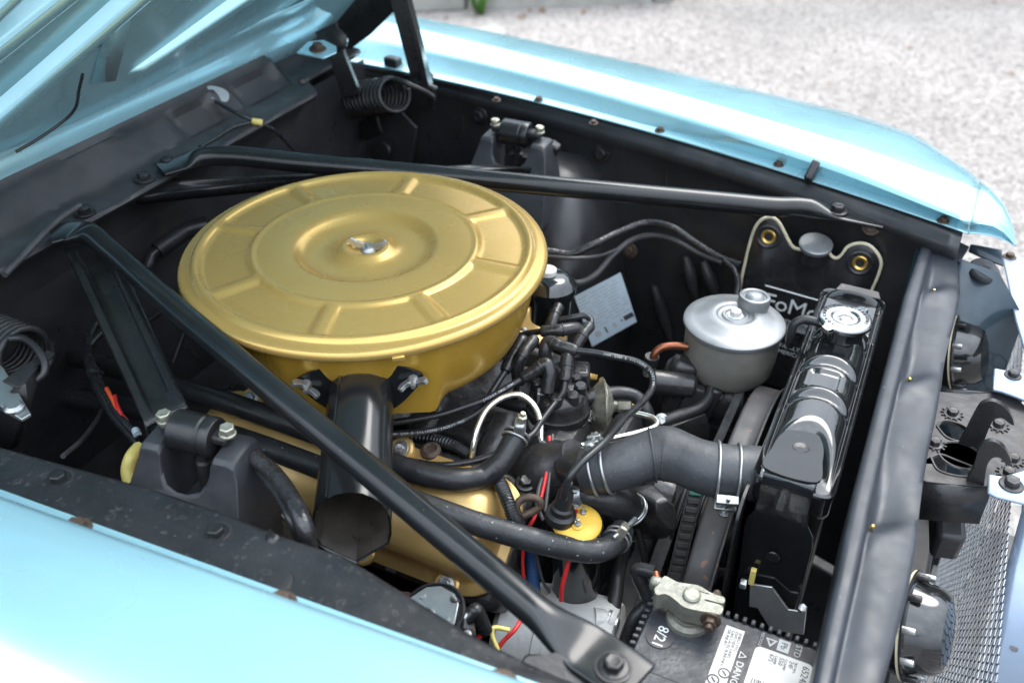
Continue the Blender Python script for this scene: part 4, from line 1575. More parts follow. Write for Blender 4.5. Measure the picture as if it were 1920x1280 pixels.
    for k in range(5):
        a = 2 * math.pi * k / 5 + .5
        d = Vector((0, math.cos(a), math.sin(a)))
        s = Vector((0, -math.sin(a), math.cos(a)))
        c0, c1 = Vector((-.118, .89, .535)) + d * .045, Vector((-.118, .89, .535)) + d * .205
        build('blade', [c0 - s * .02, c0 + s * .02, c1 + s * .045 + X * .02, c1 - s * .035 - X * .02], [(0, 1, 2, 3)], 'black_satin', fan, solid=.002)
    # dipstick
    ds = tube('dipstick', WP([(985, 975, .70), (975, 967, .745), (968, 952, .757), (975, 938, .764), (995, 932, .767), (1012, 938, .764), (1014, 948, .758), (1000, 958, .752), (980, 967, .748)]), .0042, 'rust', eng, 10, label='rusty dipstick loop')
    lathe('oil_plug', [(.012, 0), (.012, .008), (.008, .011), (.006, .008), (0, .008)], frame(W(809, 851, z=.745), (0, -.2, 1)), 'rust', eng, 18)
    # gold engine bracket behind the distributor
    pts = WP([(1097, 683, .775), (1104, 700, .765), (1120, 704, .762), (1118, 712, .762), (1098, 710, .762), (1094, 690, .772)])
    build('gold_bracket', pts, [tuple(range(6))], 'gold_paint', eng, solid=.004)
    # bracket plate with rusty edge by the coil
    pts = WP([(1078, 838, .775), (1098, 850, .77), (1085, 880, .76), (1082, 925, .745), (1066, 920, .745), (1068, 870, .765)])
    build('lifting_bracket', pts, [tuple(range(6))], 'dark_steel', eng, solid=.005, bevel=.001)
    # long dark strut in front of the timing cover
    tube('strut', WP([(1172, 1010, .68), (1160, 1070, .64), (1152, 1130, .62), (1140, 1200, .60)]), .0085, 'dark_steel', eng, 10)
    tube('strut', WP([(1195, 990, .66), (1208, 1040, .63), (1210, 1052, .62)]), .004, 'dark_steel', eng, 8)


engine()


def strip(name, pts, w, t, mat, parent, wdir, teeth=0, label=None):
    path = spline(pts, 10)
    V, F = [], []
    wd = Vector(wdir).normalized()
    secs = []
    for i, p in enumerate(path):
        d = (path[min(i + 1, len(path) - 1)] - path[max(i - 1, 0)]).normalized()
        n = d.cross(wd).normalized()
        secs.append([p + wd * w / 2 + n * t / 2, p - wd * w / 2 + n * t / 2, p - wd * w / 2 - n * t / 2, p + wd * w / 2 - n * t / 2])
    o = loft(name, secs, mat, parent, closed=True, cap=True, smooth=35, bevel=.0008, label=label)
    return o


def belts():
    b1 = thing('fan_belt', 'smooth black fan belt running down beside the water pump', 'belt', W(1240, 1020, z=.60))
    strip('belt', WP([(1296, 868, .70), (1275, 930, .665), (1240, 1030, .62), (1208, 1120, .58), (1190, 1170, .56)]), .017, .006, 'belt', b1, (1, .25, 0))
    b2 = thing('fan_belt', 'notched black belt with teal marking in front of the smooth belt', 'belt', W(1280, 1020, z=.60))
    pts = WP([(1312, 880, .685), (1303, 925, .67), (1285, 1000, .635), (1268, 1070, .60), (1256, 1110, .58), (1245, 1150, .56)])
    strip('belt', pts, .019, .006, 'belt', b2, (1, .25, 0))
    path = spline(pts, 14)
    k = 0
    for i in range(8, len(path) - 4, 3):
        d = (path[i + 1] - path[i]).normalized()
        wd = Vector((1, .25, 0)).normalized()
        n = wd.cross(d).normalized()
        if n.y > 0:
            n = -n
        box('notch_tooth', (.014, .0066, .0036), frame(path[i] + n * .0040, n, wd), 'belt' if k > 2 else 'teal_mark', b2, .0008)
        k += 1
    b3 = thing('fan_belt', 'grey worn belt under the steering pump reservoir', 'belt', W(1365, 790, z=.68))
    strip('belt', WP([(1392, 725, .72), (1372, 770, .70), (1352, 815, .685), (1335, 850, .67)]), .012, .006, 'belt', b3, (1, .25, 0))


belts()


# ================================================================== DISTRIBUTOR AND LEADS
def distributor():
    c = W(1046, 776, z=.738)
    t = thing('distributor', 'black distributor cap with rubber boots on an alloy body', 'distributor', c - Vector((0, 0, .06)))
    up = Vector((0, 0, 1))
    lathe('body', [(0, -.07), (.018, -.07), (.02, -.03), (.032, -.026), (.0365, -.018), (.0375, .0), (.036, .004)], frame(c, up), 'aluminium', t, 32)
    cap = lathe('cap', [(.0385, .002), (.0395, .006), (.0395, .014), (.037, .017), (.036, .028), (.034, .035), (.029, .040), (.020, .043), (0, .044)], frame(c, up), 'boot', t, 36)
    for k in range(8):
        a = 2 * math.pi * k / 8 + .3
        p = c + Vector((.026 * math.cos(a), .026 * math.sin(a), .034))
        lathe('tower', [(.0085, 0), (.0078, .013), (.006, .015), (0, .015)], frame(p, up), 'boot', cap, 14)
    lathe('tower', [(.011, 0), (.009, .026), (.007, .03), (0, .03)], frame(c + up * .044, up), 'boot', cap, 14)
    for u, v in ((1082, 715), (1010, 760)):
        box('clip', (.004, .012, .045), frame(W(u, v, z=.765), up, (1, .4, 0)), 'zinc', t, .001)
    box('cap_block', (.03, .03, .04), frame(W(1083, 712, z=.768), up, (1, .4, 0)), 'boot', t, .005)
    # vacuum advance can
    v = W(1129, 758, z=.745)
    ax = Vector((.86, .50, -.05)).normalized()
    va = lathe('vacuum_can', [(0, -.016), (.010, -.016), (.022, -.010), (.029, -.003), (.033, -.0015), (.034, 0), (.033, .0015), (.029, .003), (.021, .009), (.010, .013), (.008, .018), (0, .018)], frame(v, ax), 'zinc_yellow', t, 32)
    box('mount_lug', (.012, .004, .03), frame(W(1118, 792, z=.715), up, (1, .4, 0)), 'zinc_yellow', va, .001)
    lathe('nut', [(.0085, .018), (.0098, .019), (.0098, .034), (.008, .036), (0, .036)], frame(v, ax), 'zinc_yellow', va, 6, smooth=20)
    lathe('fitting', [(.006, .034), (.006, .050), (.0075, .051), (.0075, .054), (.004, .055), (0, .055)], frame(v, ax), 'brass', va, 14)
    tube('arm', [c + Vector((.03, 0, -.005)), v - ax * .012], .006, 'aluminium', t, 10)
    bolt(frame(W(1098, 790, z=.73), (.5, -.5, .7)), .005, BOLT_ZINC, t)
    return t


dist = distributor()

lead_labels = []


def lead(label, wire, boots, r=.0041):
    """one ignition lead: cable plus the moulded boots on its ends"""
    pts = WP(wire)
    t = thing('spark_plug_lead', label, 'cable', pts[len(pts) // 2], 'ignition leads')
    tube('cable', pts, r, 'wire_black', t, 10)
    for b in boots:
        bp = WP(b)
        n = len(bp)
        rr = .0080
        path = spline(bp, 8)
        N = len(path)
        V, F = sweep(path, lambda i, nn: circ(rr * (1.0 if i < N * .72 else .92 if i < N * .78 else .96 if i < N * .95 else .80), 14), True)
        build('boot', V, F, 'boot', t, 45)
        # moulded collar where the two halves meet
        k = int(N * .62)
        d = (path[k + 1] - path[k]).normalized()
        lathe('collar', [(rr * 1.01, -.0014), (rr * 1.10, -.0008), (rr * 1.10, .0008), (rr * 1.01, .0014)], frame(path[k], d), 'boot', t, 16)
    return t


lead('ignition lead sweeping right from the middle of the distributor down to the coil', [(1079, 657, .825), (1115, 661, .826), (1152, 668, .825), (1197, 679, .815), (1222, 700, .80), (1224, 722, .79), (1208, 750, .795), (1174, 782, .81), (1130, 832, .828), (1084, 873, .825), (1066, 898, .815), (1056, 935, .79)],
     [[(1025, 690, .795), (1022, 655, .818), (1028, 641, .826), (1050, 648, .827), (1082, 658, .825)]])
lead('ignition lead passing left under the air cleaner with white printing', [(982, 708, .80), (950, 727, .795), (914, 747, .79), (870, 763, .785), (829, 776, .782), (770, 787, .78), (700, 796, .778)],
     [[(1026, 735, .79), (1030, 695, .812), (1024, 682, .818), (1003, 695, .81), (980, 709, .80)]])
lead('ignition lead just below the printed one, curving left under the air cleaner', [(921, 737, .785), (905, 765, .775), (880, 783, .77), (840, 800, .77), (790, 810, .77), (700, 816, .77)], [])
lead('ignition lead hanging in a long curve from the boot nearest the coil', [(1060, 714, .80), (1056, 735, .79), (1043, 752, .782), (1016, 788, .78), (998, 814, .78), (971, 830, .78), (928, 852, .775), (880, 866, .77), (826, 872, .765), (760, 862, .74)],
     [[(1068, 690, .80), (1064, 668, .818), (1062, 690, .81), (1059, 716, .80)]])
lead('ignition lead with a slim boot tucked against the air cleaner bowl', [(948, 695, .795), (935, 715, .79), (921, 737, .785)], [[(985, 655, .80), (980, 638, .812), (965, 660, .806), (947, 696, .795)]])
lead('ignition lead looping over the back of the distributor', [(985, 575, .80), (1000, 560, .812), (1022, 554, .82), (1040, 562, .822), (1046, 576, .82)], [[(1030, 630, .80), (1034, 608, .812), (1041, 588, .818), (1048, 573, .821)]])
lead('ignition lead with a horizontal boot crossing the top of the distributor', [(960, 637, .80), (985, 626, .81), (1016, 621, .82)], [[(1088, 628, .805), (1082, 616, .818), (1050, 619, .823), (1014, 621, .82)]])
lead('ignition lead bending over the label with yellow print', [(1050, 600, .815), (1075, 595, .82), (1096, 592, .822), (1108, 600, .82), (1106, 614, .818)], [[(1076, 668, .795), (1080, 648, .806), (1092, 628, .814), (1107, 609, .818)]])
lead('ignition lead with the thick elbow boot left of the distributor', [(975, 700, .775), (970, 720, .765), (965, 745, .755)], [[(972, 718, .775), (971, 685, .800), (980, 665, .812), (1003, 634, .818)]])


# printed lettering on the leads (follows the cable)
def print_on(lead_pts, s, size, mat, parent, start, off):
    path = spline(WP(lead_pts), 16)
    L = [0]
    for i in range(1, len(path)):
        L.append(L[-1] + (path[i] - path[i - 1]).length)
    x = start
    for ch in s:
        if ch != ' ' and x < L[-1]:
            i = next(k for k in range(1, len(L)) if L[k] >= x)
            p = path[i - 1].lerp(path[i], (x - L[i - 1]) / max(1e-6, L[i] - L[i - 1]))
            d = (path[i] - path[i - 1]).normalized()
            toc = Vector((.25, -.75, .6)).normalized()
            n = (toc - d * toc.dot(d)).normalized()
            text(ch, frame(p + n * .00425, n, d), size, mat, parent, extrude=.00005)
        x += size * .72


for o in list(bpy.data.objects):
    if o.get('label', '').startswith('ignition lead sweeping'):
        print_on([(1079, 657, .825), (1115, 661, .826), (1152, 668, .825), (1197, 679, .815), (1222, 700, .80), (1224, 722, .79), (1208, 750, .785)], '7MM EMM E SILICONE JACKET MAG', .0042, 'print_grey', o, .035, 0)
    if o.get('label', '').startswith('ignition lead just below'):
        print_on([(700, 816, .77), (790, 810, .77), (840, 800, .77), (880, 783, .77), (905, 765, .775), (921, 737, .785)], '7MM EMM E SILICONE JACKET MAG', .0042, 'print_grey', o, .02, 0)
    if o.get('label', '').startswith('ignition lead passing left'):
        print_on([(700, 796, .778), (770, 787, .78), (829, 776, .782), (870, 763, .785), (914, 747, .79), (950, 727, .795), (982, 708, .80)], 'JACKET MAG 7MM', .0042, 'print_grey', o, .13, 0)


# ================================================================== COIL
def coil():
    c = W(1082, 985, z=.735)
    ax = Vector((.02, -.10, 1)).normalized()
    t = thing('ignition_coil', 'black ignition coil with a yellow top in front of the valve cover', 'coil', c - ax * .11)
    lathe('can', [(0, -.115), (.024, -.115), (.0275, -.111), (.0265, -.10), (.0265, -.006), (.0282, -.004), (.0282, .001), (.026, .003)], frame(c, ax), 'black_gloss', t, 36)
    lathe('top', [(.0265, .002), (.0265, .005), (.024, .008), (.018, .010), (0, .011)], frame(c, ax), 'coil_yellow', t, 36)
    p = W(1052, 962, z=.752)
    lathe('boot', [(.0165, -.008), (.0170, -.003), (.0165, .001), (.0120, .003), (.0122, .010), (.0095, .012), (.0088, .030), (.0065, .034), (.0055, .045), (.0045, .046)], frame(p, (.12, .05, 1)), 'rubber', t, 26)
    for u, v in ((1093, 962), (1083, 984)):
        q = W(u, v, z=.746)
        lathe('terminal', [(.0062, -.004), (.0062, 0), (.0050, .001)], frame(q, ax), 'coil_yellow', t, 14)
        bolt(frame(q, ax), .0040, NUT_ZINC, t, name='nut')
        lathe('stud', [(.0018, 0), (.0018, .010), (0, .0105)], frame(q, ax), 'zinc', t, 8)
    lathe('red_mark', [(.004, 0), (.004, .001), (0, .001)], frame(W(1079, 960, z=.7455), ax), 'red_wire', t, 12)


coil()


# ================================================================== HOSES AND PIPES
def clamp_band(c, d, r, mat, parent, w=.010, name='clamp'):
    return lathe(name, [(r, -w / 2), (r + .0012, -w / 2), (r + .0014, 0), (r + .0012, w / 2), (r, w / 2)], frame(c, d), mat, parent, 30)


def wire_clamp(c, d, r, parent, ears=None, gap=.014):
    """double-wire hose clamp with a screw"""
    d = d.normalized()
    for s in (-1, 1):
        M = frame(c + d * s * gap / 2, d)
        pts = [M @ Vector(((r + .0012) * math.cos(2 * math.pi * k / 32), (r + .0012) * math.sin(2 * math.pi * k / 32), 0)) for k in range(33)]
        V, F = sweep(pts, circ(.0017, 8), False)
        build('clamp_wire', V, F, 'zinc', parent, 60)
    if ears:
        e = (Vector(ears) - d * Vector(ears).dot(d)).normalized()
        side = d.cross(e)
        p = c + e * (r + .006)
        for s in (-1, 1):
            box('clamp_lug', (gap * 1.1, .006, .010), frame(p + side * s * .008, e, d), 'zinc', parent, .001)
        tube('clamp_screw', [p - side * .02 + e * .002, p + side * .016 + e * .002], .0024, 'zinc', parent, 8)
        lathe('screw_head', [(.0062, 0), (.0062, .004), (.004, .006), (0, .006)], frame(p + side * .016 + e * .002, side), 'zinc', parent, 14)


def hoses():
    # fat formed radiator hose
    pts = WP([(1104, 882, .778), (1128, 880, .785), (1170, 870, .792), (1210, 856, .797), (1245, 850, .800), (1275, 858, .801), (1310, 872, .801), (1355, 883, .80), (1425, 888, .80)])
    t = thing('radiator_hose', 'fat grey moulded radiator hose from the engine to the radiator', 'hose', pts[4] - Vector((0, 0, .03)))
    path = spline(pts, 8)
    N = len(path)

    def sec(i, n):
        k = i / (N - 1)
        r = .0258 + .0040 * math.exp(-((k - .52) / .12) ** 2) + .0032 * sstep(.55, .9, k)
        return circ(r, 28)
    V, F = sweep(path, sec)
    build('hose', V, F, 'rubber_grey', t, 60)
    # moulded parting seam round the bend
    k = int(N * .43)
    d = (path[k + 1] - path[k]).normalized()
    M = frame(path[k], d)
    ring = [M @ Vector((  .0288 * math.cos(a), .0288 * math.sin(a), .004 * math.cos(a))) for a in [2 * math.pi * j / 30 for j in range(31)]]
    V, F = sweep(ring, circ(.0011, 6), False)
    build('seam', V, F, 'rubber_grey', t, 60)
    i = int(N * .13)
    wire_clamp(path[i], path[i + 1] - path[i], .0262, t, (.0, .3, 1), .014)
    i = int(N * .885)
    wire_clamp(path[i], path[i + 1] - path[i], .0292, t, (.25, -1, -.45), .021)
    # bypass hose
    pts = WP([(1078, 932, .735), (1105, 930, .740), (1140, 935, .738), (1170, 945, .728), (1184, 962, .712)])
    t = thing('bypass_hose', 'short black bypass hose under the radiator hose', 'hose', pts[2])
    tube('hose', pts, .0185, 'rubber', t, 22)
    path = spline(pts, 8)
    b = clamp_band(W(1087, 930, z=.737), path[1] - path[0], .0188, 'zinc', t, .013)
    for k in range(9):
        a = R(20 + 14 * k)
        M = frame(W(1087, 930, z=.737), path[1] - path[0])
        box('slot', (.0006, .0018, .007), M @ frame((.0203 * math.cos(a), .0203 * math.sin(a), 0), (0, 0, 1), (math.cos(a), math.sin(a), 0)), 'dark_steel', b, 0)
    lathe('clamp_screw', [(.0075, -.006), (.0075, .006), (.005, .008), (.0, .008)], frame(W(1081, 948, z=.742), (.1, -1, .1)), 'zinc', t, 6, smooth=20)
    wire_clamp(path[-4], path[-3] - path[-5], .0188, t, None, .004)

    # heater hoses
    def heater(label, px, r, mat='rubber', nm='heater_hose'):
        pts = WP(px)
        t = thing(nm, label, 'hose', pts[len(pts) // 2])
        tube('hose', pts, r, mat, t, 18)
        return t, spline(pts, 8)
    t, path = heater('upper black heater hose curving under the snorkel to a clamped fitting', [(60, 645, .70), (180, 680, .73), (330, 725, .765), (450, 762, .782), (600, 815, .785), (725, 866, .782), (800, 890, .780), (860, 899, .778), (905, 892, .772), (938, 868, .782), (960, 832, .795), (970, 812, .80)], .0128)
    c, d = W(967, 818, z=.7985), (WP([(972, 806, .802)])[0] - WP([(955, 842, .792)])[0]).normalized()
    wire_clamp(c, d, .0130, t, None, .006)
    box('clamp_ear', (.012, .016, .02), frame(W(975, 800, z=.815), (.1, -.2, 1), (1, .3, 0)), 'zinc', t, .003)
    lathe('clamp_nut', [(.0055, 0), (.0055, .008), (.003, .009), (.003, .013), (0, .013)], frame(W(977, 790, z=.824), (.2, 0, 1)), 'zinc_yellow', t, 6, smooth=20)
    t, path = heater('lower black heater hose with chipped white paint specks', [(110, 742, .66), (230, 762, .69), (340, 788, .72), (460, 825, .755), (570, 865, .765), (700, 915, .768), (790, 945, .765), (900, 983, .757), (1000, 1012, .745), (1080, 1030, .728), (1120, 1032, .726), (1150, 1020, .722), (1168, 992, .720)], .0128, 'rubber_chipped')
    c = W(1157, 1010, z=.722)
    wire_clamp(c, WP([(1168, 992, .720)])[0] - WP([(1150, 1020, .722)])[0], .0130, t, None, .007)
    box('clamp_ear', (.010, .014, .024), frame(W(1165, 1000, z=.735), (.3, .3, 1), (1, 0, 0)), 'zinc_yellow', t, .002)
    tube('clamp_screw', WP([(1150, 1008, .737), (1178, 985, .738), (1192, 972, .738)]), .0030, 'zinc', t, 10)
    # vacuum hose crossing behind the distributor
    t, path = heater('thin ribbed black hose running behind the chrome pipe', [(930, 748, .74), (975, 760, .745), (1038, 762, .75), (1106, 746, .757), (1163, 737, .758), (1195, 746, .752), (1212, 772, .74), (1218, 800, .72)], .0088, 'rubber', 'vacuum_hose')
    # far-left heater pipe with grey end by the firewall
    t, path = heater('black hose with a bare grey pipe end beside the air cleaner', [(390, 420, .82), (350, 432, .815), (315, 455, .81), (295, 470, .805)], .0125, 'rubber', 'heater_hose')
    tube('pipe_end', WP([(298, 468, .805), (284, 480, .80), (278, 500, .79), (276, 520, .77)]), .0075, 'dark_steel', t, 12)
    # bright bent fuel pipe
    pts = WP([(884, 868, .745), (888, 835, .765), (896, 800, .78), (914, 766, .79), (945, 744, .795), (975, 740, .797), (1000, 758, .79), (1013, 790, .78), (1014, 825, .77), (1018, 842, .768), (1032, 848, .77), (1070, 840, .772), (1130, 826, .772), (1190, 812, .77), (1226, 801, .768), (1233, 792, .767), (1224, 783, .766), (1205, 777, .764), (1190, 774, .762)])
    t = thing('fuel_pipe', 'bright bent metal pipe looping in front of the distributor', 'pipe', pts[8])
    tube('pipe', pts, .0036, 'chrome_line', t, 12, n=10)
    # corrugated loom over the valve cover
    def corr(label, px, r):
        pts = WP(px)
        t = thing('ribbed_conduit', label, 'conduit', pts[len(pts) // 2])
        path = spline(pts, 26)
        V, F = sweep(path, lambda i, n: circ(r * (1 if i % 4 < 2 else .84), 12), True)
        build('conduit', V, F, 'wire_black', t, 25)
    corr('ribbed black conduit dropping over the front of the valve cover', [(930, 895, .752), (942, 915, .762), (952, 940, .765), (962, 968, .755), (974, 985, .745)], .0078)
    corr('ribbed black conduit behind the snorkel disappearing under the lead', [(770, 818, .735), (815, 824, .745), (850, 835, .75), (880, 852, .745)], .0072)
    # copper pipe to the steering reservoir
    pts = WP([(1290, 650, .765), (1262, 648, .765), (1240, 652, .763), (1228, 662, .757), (1224, 674, .748)])
    t = thing('copper_pipe', 'short copper return pipe beside the silver reservoir', 'pipe', pts[2])
    tube('pipe', pts, .0052, 'copper', t, 12)
    lathe('fitting', [(.0095, 0), (.0095, -.012), (.0072, -.014), (.0072, -.03), (0, -.03)], frame(W(1223, 668, z=.752), (.1, 0, 1)), 'rubber', t, 16)
    lathe('ferrule', [(.0076, -.016), (.0082, -.018), (.0082, -.028), (.0076, -.03)], frame(W(1223, 668, z=.752), (.1, 0, 1)), 'chrome_line', t, 16)


hoses()


# ================================================================== LOOMS AND WIRES
def wire(name, label, cat, px, r, mat, group=None, seg=8):
    pts = WP(px) if len(px[0]) == 3 and not isinstance(px[0], Vector) else px
    o = tube(name, pts, r, mat, None, seg, 8)
    return tag(o, label, cat, group)


wire('wire', 'red wire running down past the fuel pipe to the coil', 'wire', [(1030, 818, .775), (1030, 850, .772), (1024, 890, .762), (1014, 935, .752), (1002, 970, .745), (985, 1000, .72), (980, 1050, .69), (982, 1082, .67)], .0020, 'red_wire')
wire('wire', 'red wire hanging in front of the coil can', 'wire', [(1073, 1015, .725), (1068, 1045, .715), (1060, 1075, .70), (1054, 1100, .685), (1052, 1125, .665)], .0026, 'red_wire')
wire('wire', 'black wire beside the red wire near the dipstick', 'wire', [(1010, 820, .775), (1018, 845, .768), (1021, 880, .76), (1010, 920, .752), (1008, 950, .748), (1020, 975, .742)], .0026, 'wire_grey')
wire('wire', 'thin grey wire right of the red wire', 'wire', [(1036, 815, .775), (1034, 860, .768), (1028, 910, .758), (1022, 960, .748)], .0022, 'wire_grey')
wire('tube', 'dark blue tube below the valve cover corner', 'tube', [(996, 1020, .70), (998, 1050, .68), (1000, 1090, .66), (1003, 1120, .64)], .0075, 'blue_wire')
wire('wire', 'thin grey wire hanging left of the coil', 'wire', [(1003, 1030, .71), (1010, 1060, .69), (1018, 1090, .67), (1030, 1110, .65)], .0018, 'wire_grey')
wire('wire_loom', 'taped black wire loom draped along the far apron', 'wire loom', [W(1000, 468, y=1.20), W(1035, 472, y=1.21), W(1072, 476, y=1.22), W(1110, 460, y=1.24), W(1160, 436, y=1.28), W(1212, 418, y=1.31), W(1260, 426, y=1.31), W(1300, 452, y=1.305), W(1350, 483, y=1.295), W(1390, 497, y=1.285)], .0062, 'tape', seg=10)
wire('wire_loom', 'smooth grey cable arching below the taped loom on the far apron', 'wire loom', [W(1055, 520, y=1.20), W(1085, 530, y=1.215), W(1115, 516, y=1.235), W(1150, 478, y=1.27), W(1185, 450, y=1.30), W(1225, 441, y=1.31), W(1270, 452, y=1.305), W(1310, 474, y=1.30), W(1355, 492, y=1.29)], .0048, 'wire_grey', seg=10)
wire('wire_loom', 'thin cable branching left under the far taped loom', 'wire loom', [W(1020, 480, y=1.195), W(1075, 484, y=1.205), W(1130, 478, y=1.25), W(1170, 462, y=1.29)], .0030, 'wire_grey')
wire('wire_loom', 'black cable dropping behind the silver reservoir', 'wire loom', [W(1358, 488, y=1.29), W(1376, 505, y=1.28), W(1384, 530, y=1.26), W(1380, 560, y=1.24)], .0048, 'tape')
wire('wire_loom', 'shiny taped loom behind the near shock mount', 'wire loom', [(478, 858, .86), (510, 885, .862), (535, 915, .865), (555, 950, .868), (572, 990, .862), (580, 1030, .84)], .0085, 'tape', seg=12)
wire('wire_loom', 'slim black cable alongside the shiny taped loom', 'wire loom', [(470, 862, .85), (500, 900, .856), (525, 935, .860), (545, 975, .86), (562, 1015, .84)], .0042, 'wire_black')
wire('wire_loom', 'black loom looping down left of the near tower brace', 'wire loom', [(195, 585, .80), (172, 620, .80), (163, 660, .80), (172, 700, .80), (190, 740, .80), (215, 780, .795), (245, 815, .79), (265, 840, .785)], .0055, 'wire_black', seg=10)
wire('wire_loom', 'second black cable clipped to the looping loom', 'wire loom', [(192, 622, .80), (168, 650, .80), (172, 675, .80), (185, 705, .80), (200, 745, .80), (232, 790, .80), (262, 822, .795)], .0045, 'wire_black', seg=10)
box_ = lathe('cable_clip', [(.009, -.003), (.0105, -.002), (.0105, .002), (.009, .003)], frame(W(178, 702, z=.80), (.4, -.5, -.3)), 'wire_black', None, 16)
tag(box_, 'small black clip holding the looping loom together', 'clip')
wire('wire', 'orange wire emerging from the looping loom', 'wire', [(200, 728, .805), (212, 750, .805), (222, 770, .803), (238, 790, .80)], .0026, 'orange_wire')
wire('wire', 'red wire twisted round the orange one', 'wire', [(216, 742, .806), (220, 760, .808), (228, 778, .803), (232, 792, .80)], .0024, 'red_wire')
wire('wire_connector', 'blue sleeved connector at the end of the orange wire', 'connector', [(254, 806, .80), (258, 815, .80)], .0046, 'label_silver')
wire('wire', 'yellow wire loop beside the near shock mount', 'wire', [(262, 838, .80), (246, 858, .80), (240, 882, .79), (244, 905, .78)], .0075, 'yellow_wire')
wire('wire', 'orange wire beside the yellow loop', 'wire', [(272, 850, .80), (266, 880, .79), (258, 905, .78)], .0022, 'orange_wire')
wire('rod', 'thin dark rod slanting up from behind the near apron', 'rod', [(118, 855, .80), (150, 828, .78), (180, 790, .75), (190, 770, .73)], .0030, 'wire_grey')
wire('washer_tube', 'washer tube from the cowl jet down behind the far bar', 'tube', [(404, 190, .945), (440, 210, .935), (478, 228, .92), (510, 242, .90), (540, 270, .86), (560, 290, .83)], .0033, 'wire_black')
wire('washer_tube', 'washer tube branch clipped along the cowl flange', 'tube', [(470, 230, .925), (440, 238, .925), (400, 262, .925), (375, 276, .926)], .0030, 'wire_black')
wire('cable', 'cable lying along the cowl flange near the near hinge', 'cable', [(8, 515, .922), (45, 478, .925), (80, 440, .928), (115, 408, .93), (150, 385, .93)], .0042, 'wire_grey')
wire('throttle_rod', 'thin linkage rod left of the air cleaner bowl', 'rod', [(325, 680, .72), (345, 625, .75)], .0028, 'dark_steel')
wire('throttle_rod', 'short linkage rod below the air cleaner rim', 'rod', [(355, 650, .74), (372, 675, .74)], .0030, 'dark_steel')
wire('throttle_rod', 'slanted linkage rod under the near brace bar', 'rod', [(280, 600, .75), (302, 585, .76)], .0035, 'dark_steel')
cj = plate('washer_jet', smooth_outline([(-.016, -.008), (.016, -.010), (.018, .006), (.004, .012), (-.014, .008)], 4), .008, frame(W(404, 180, z=.945), (.6, -.3, .7), (1, .4, 0)), 'zinc', None, bevel=.002)
tag(cj, 'small shiny washer jet bracket on the cowl', 'bracket')
tj = lathe('tube_joint', [(.0045, -.008), (.0052, -.006), (.0052, .006), (.0045, .008)], frame(W(482, 229, z=.921), (.7, .5, -.2)), 'yellow_wire', None, 12)
tag(tj, 'yellowish joint in the washer tube at the cowl edge', 'joint')

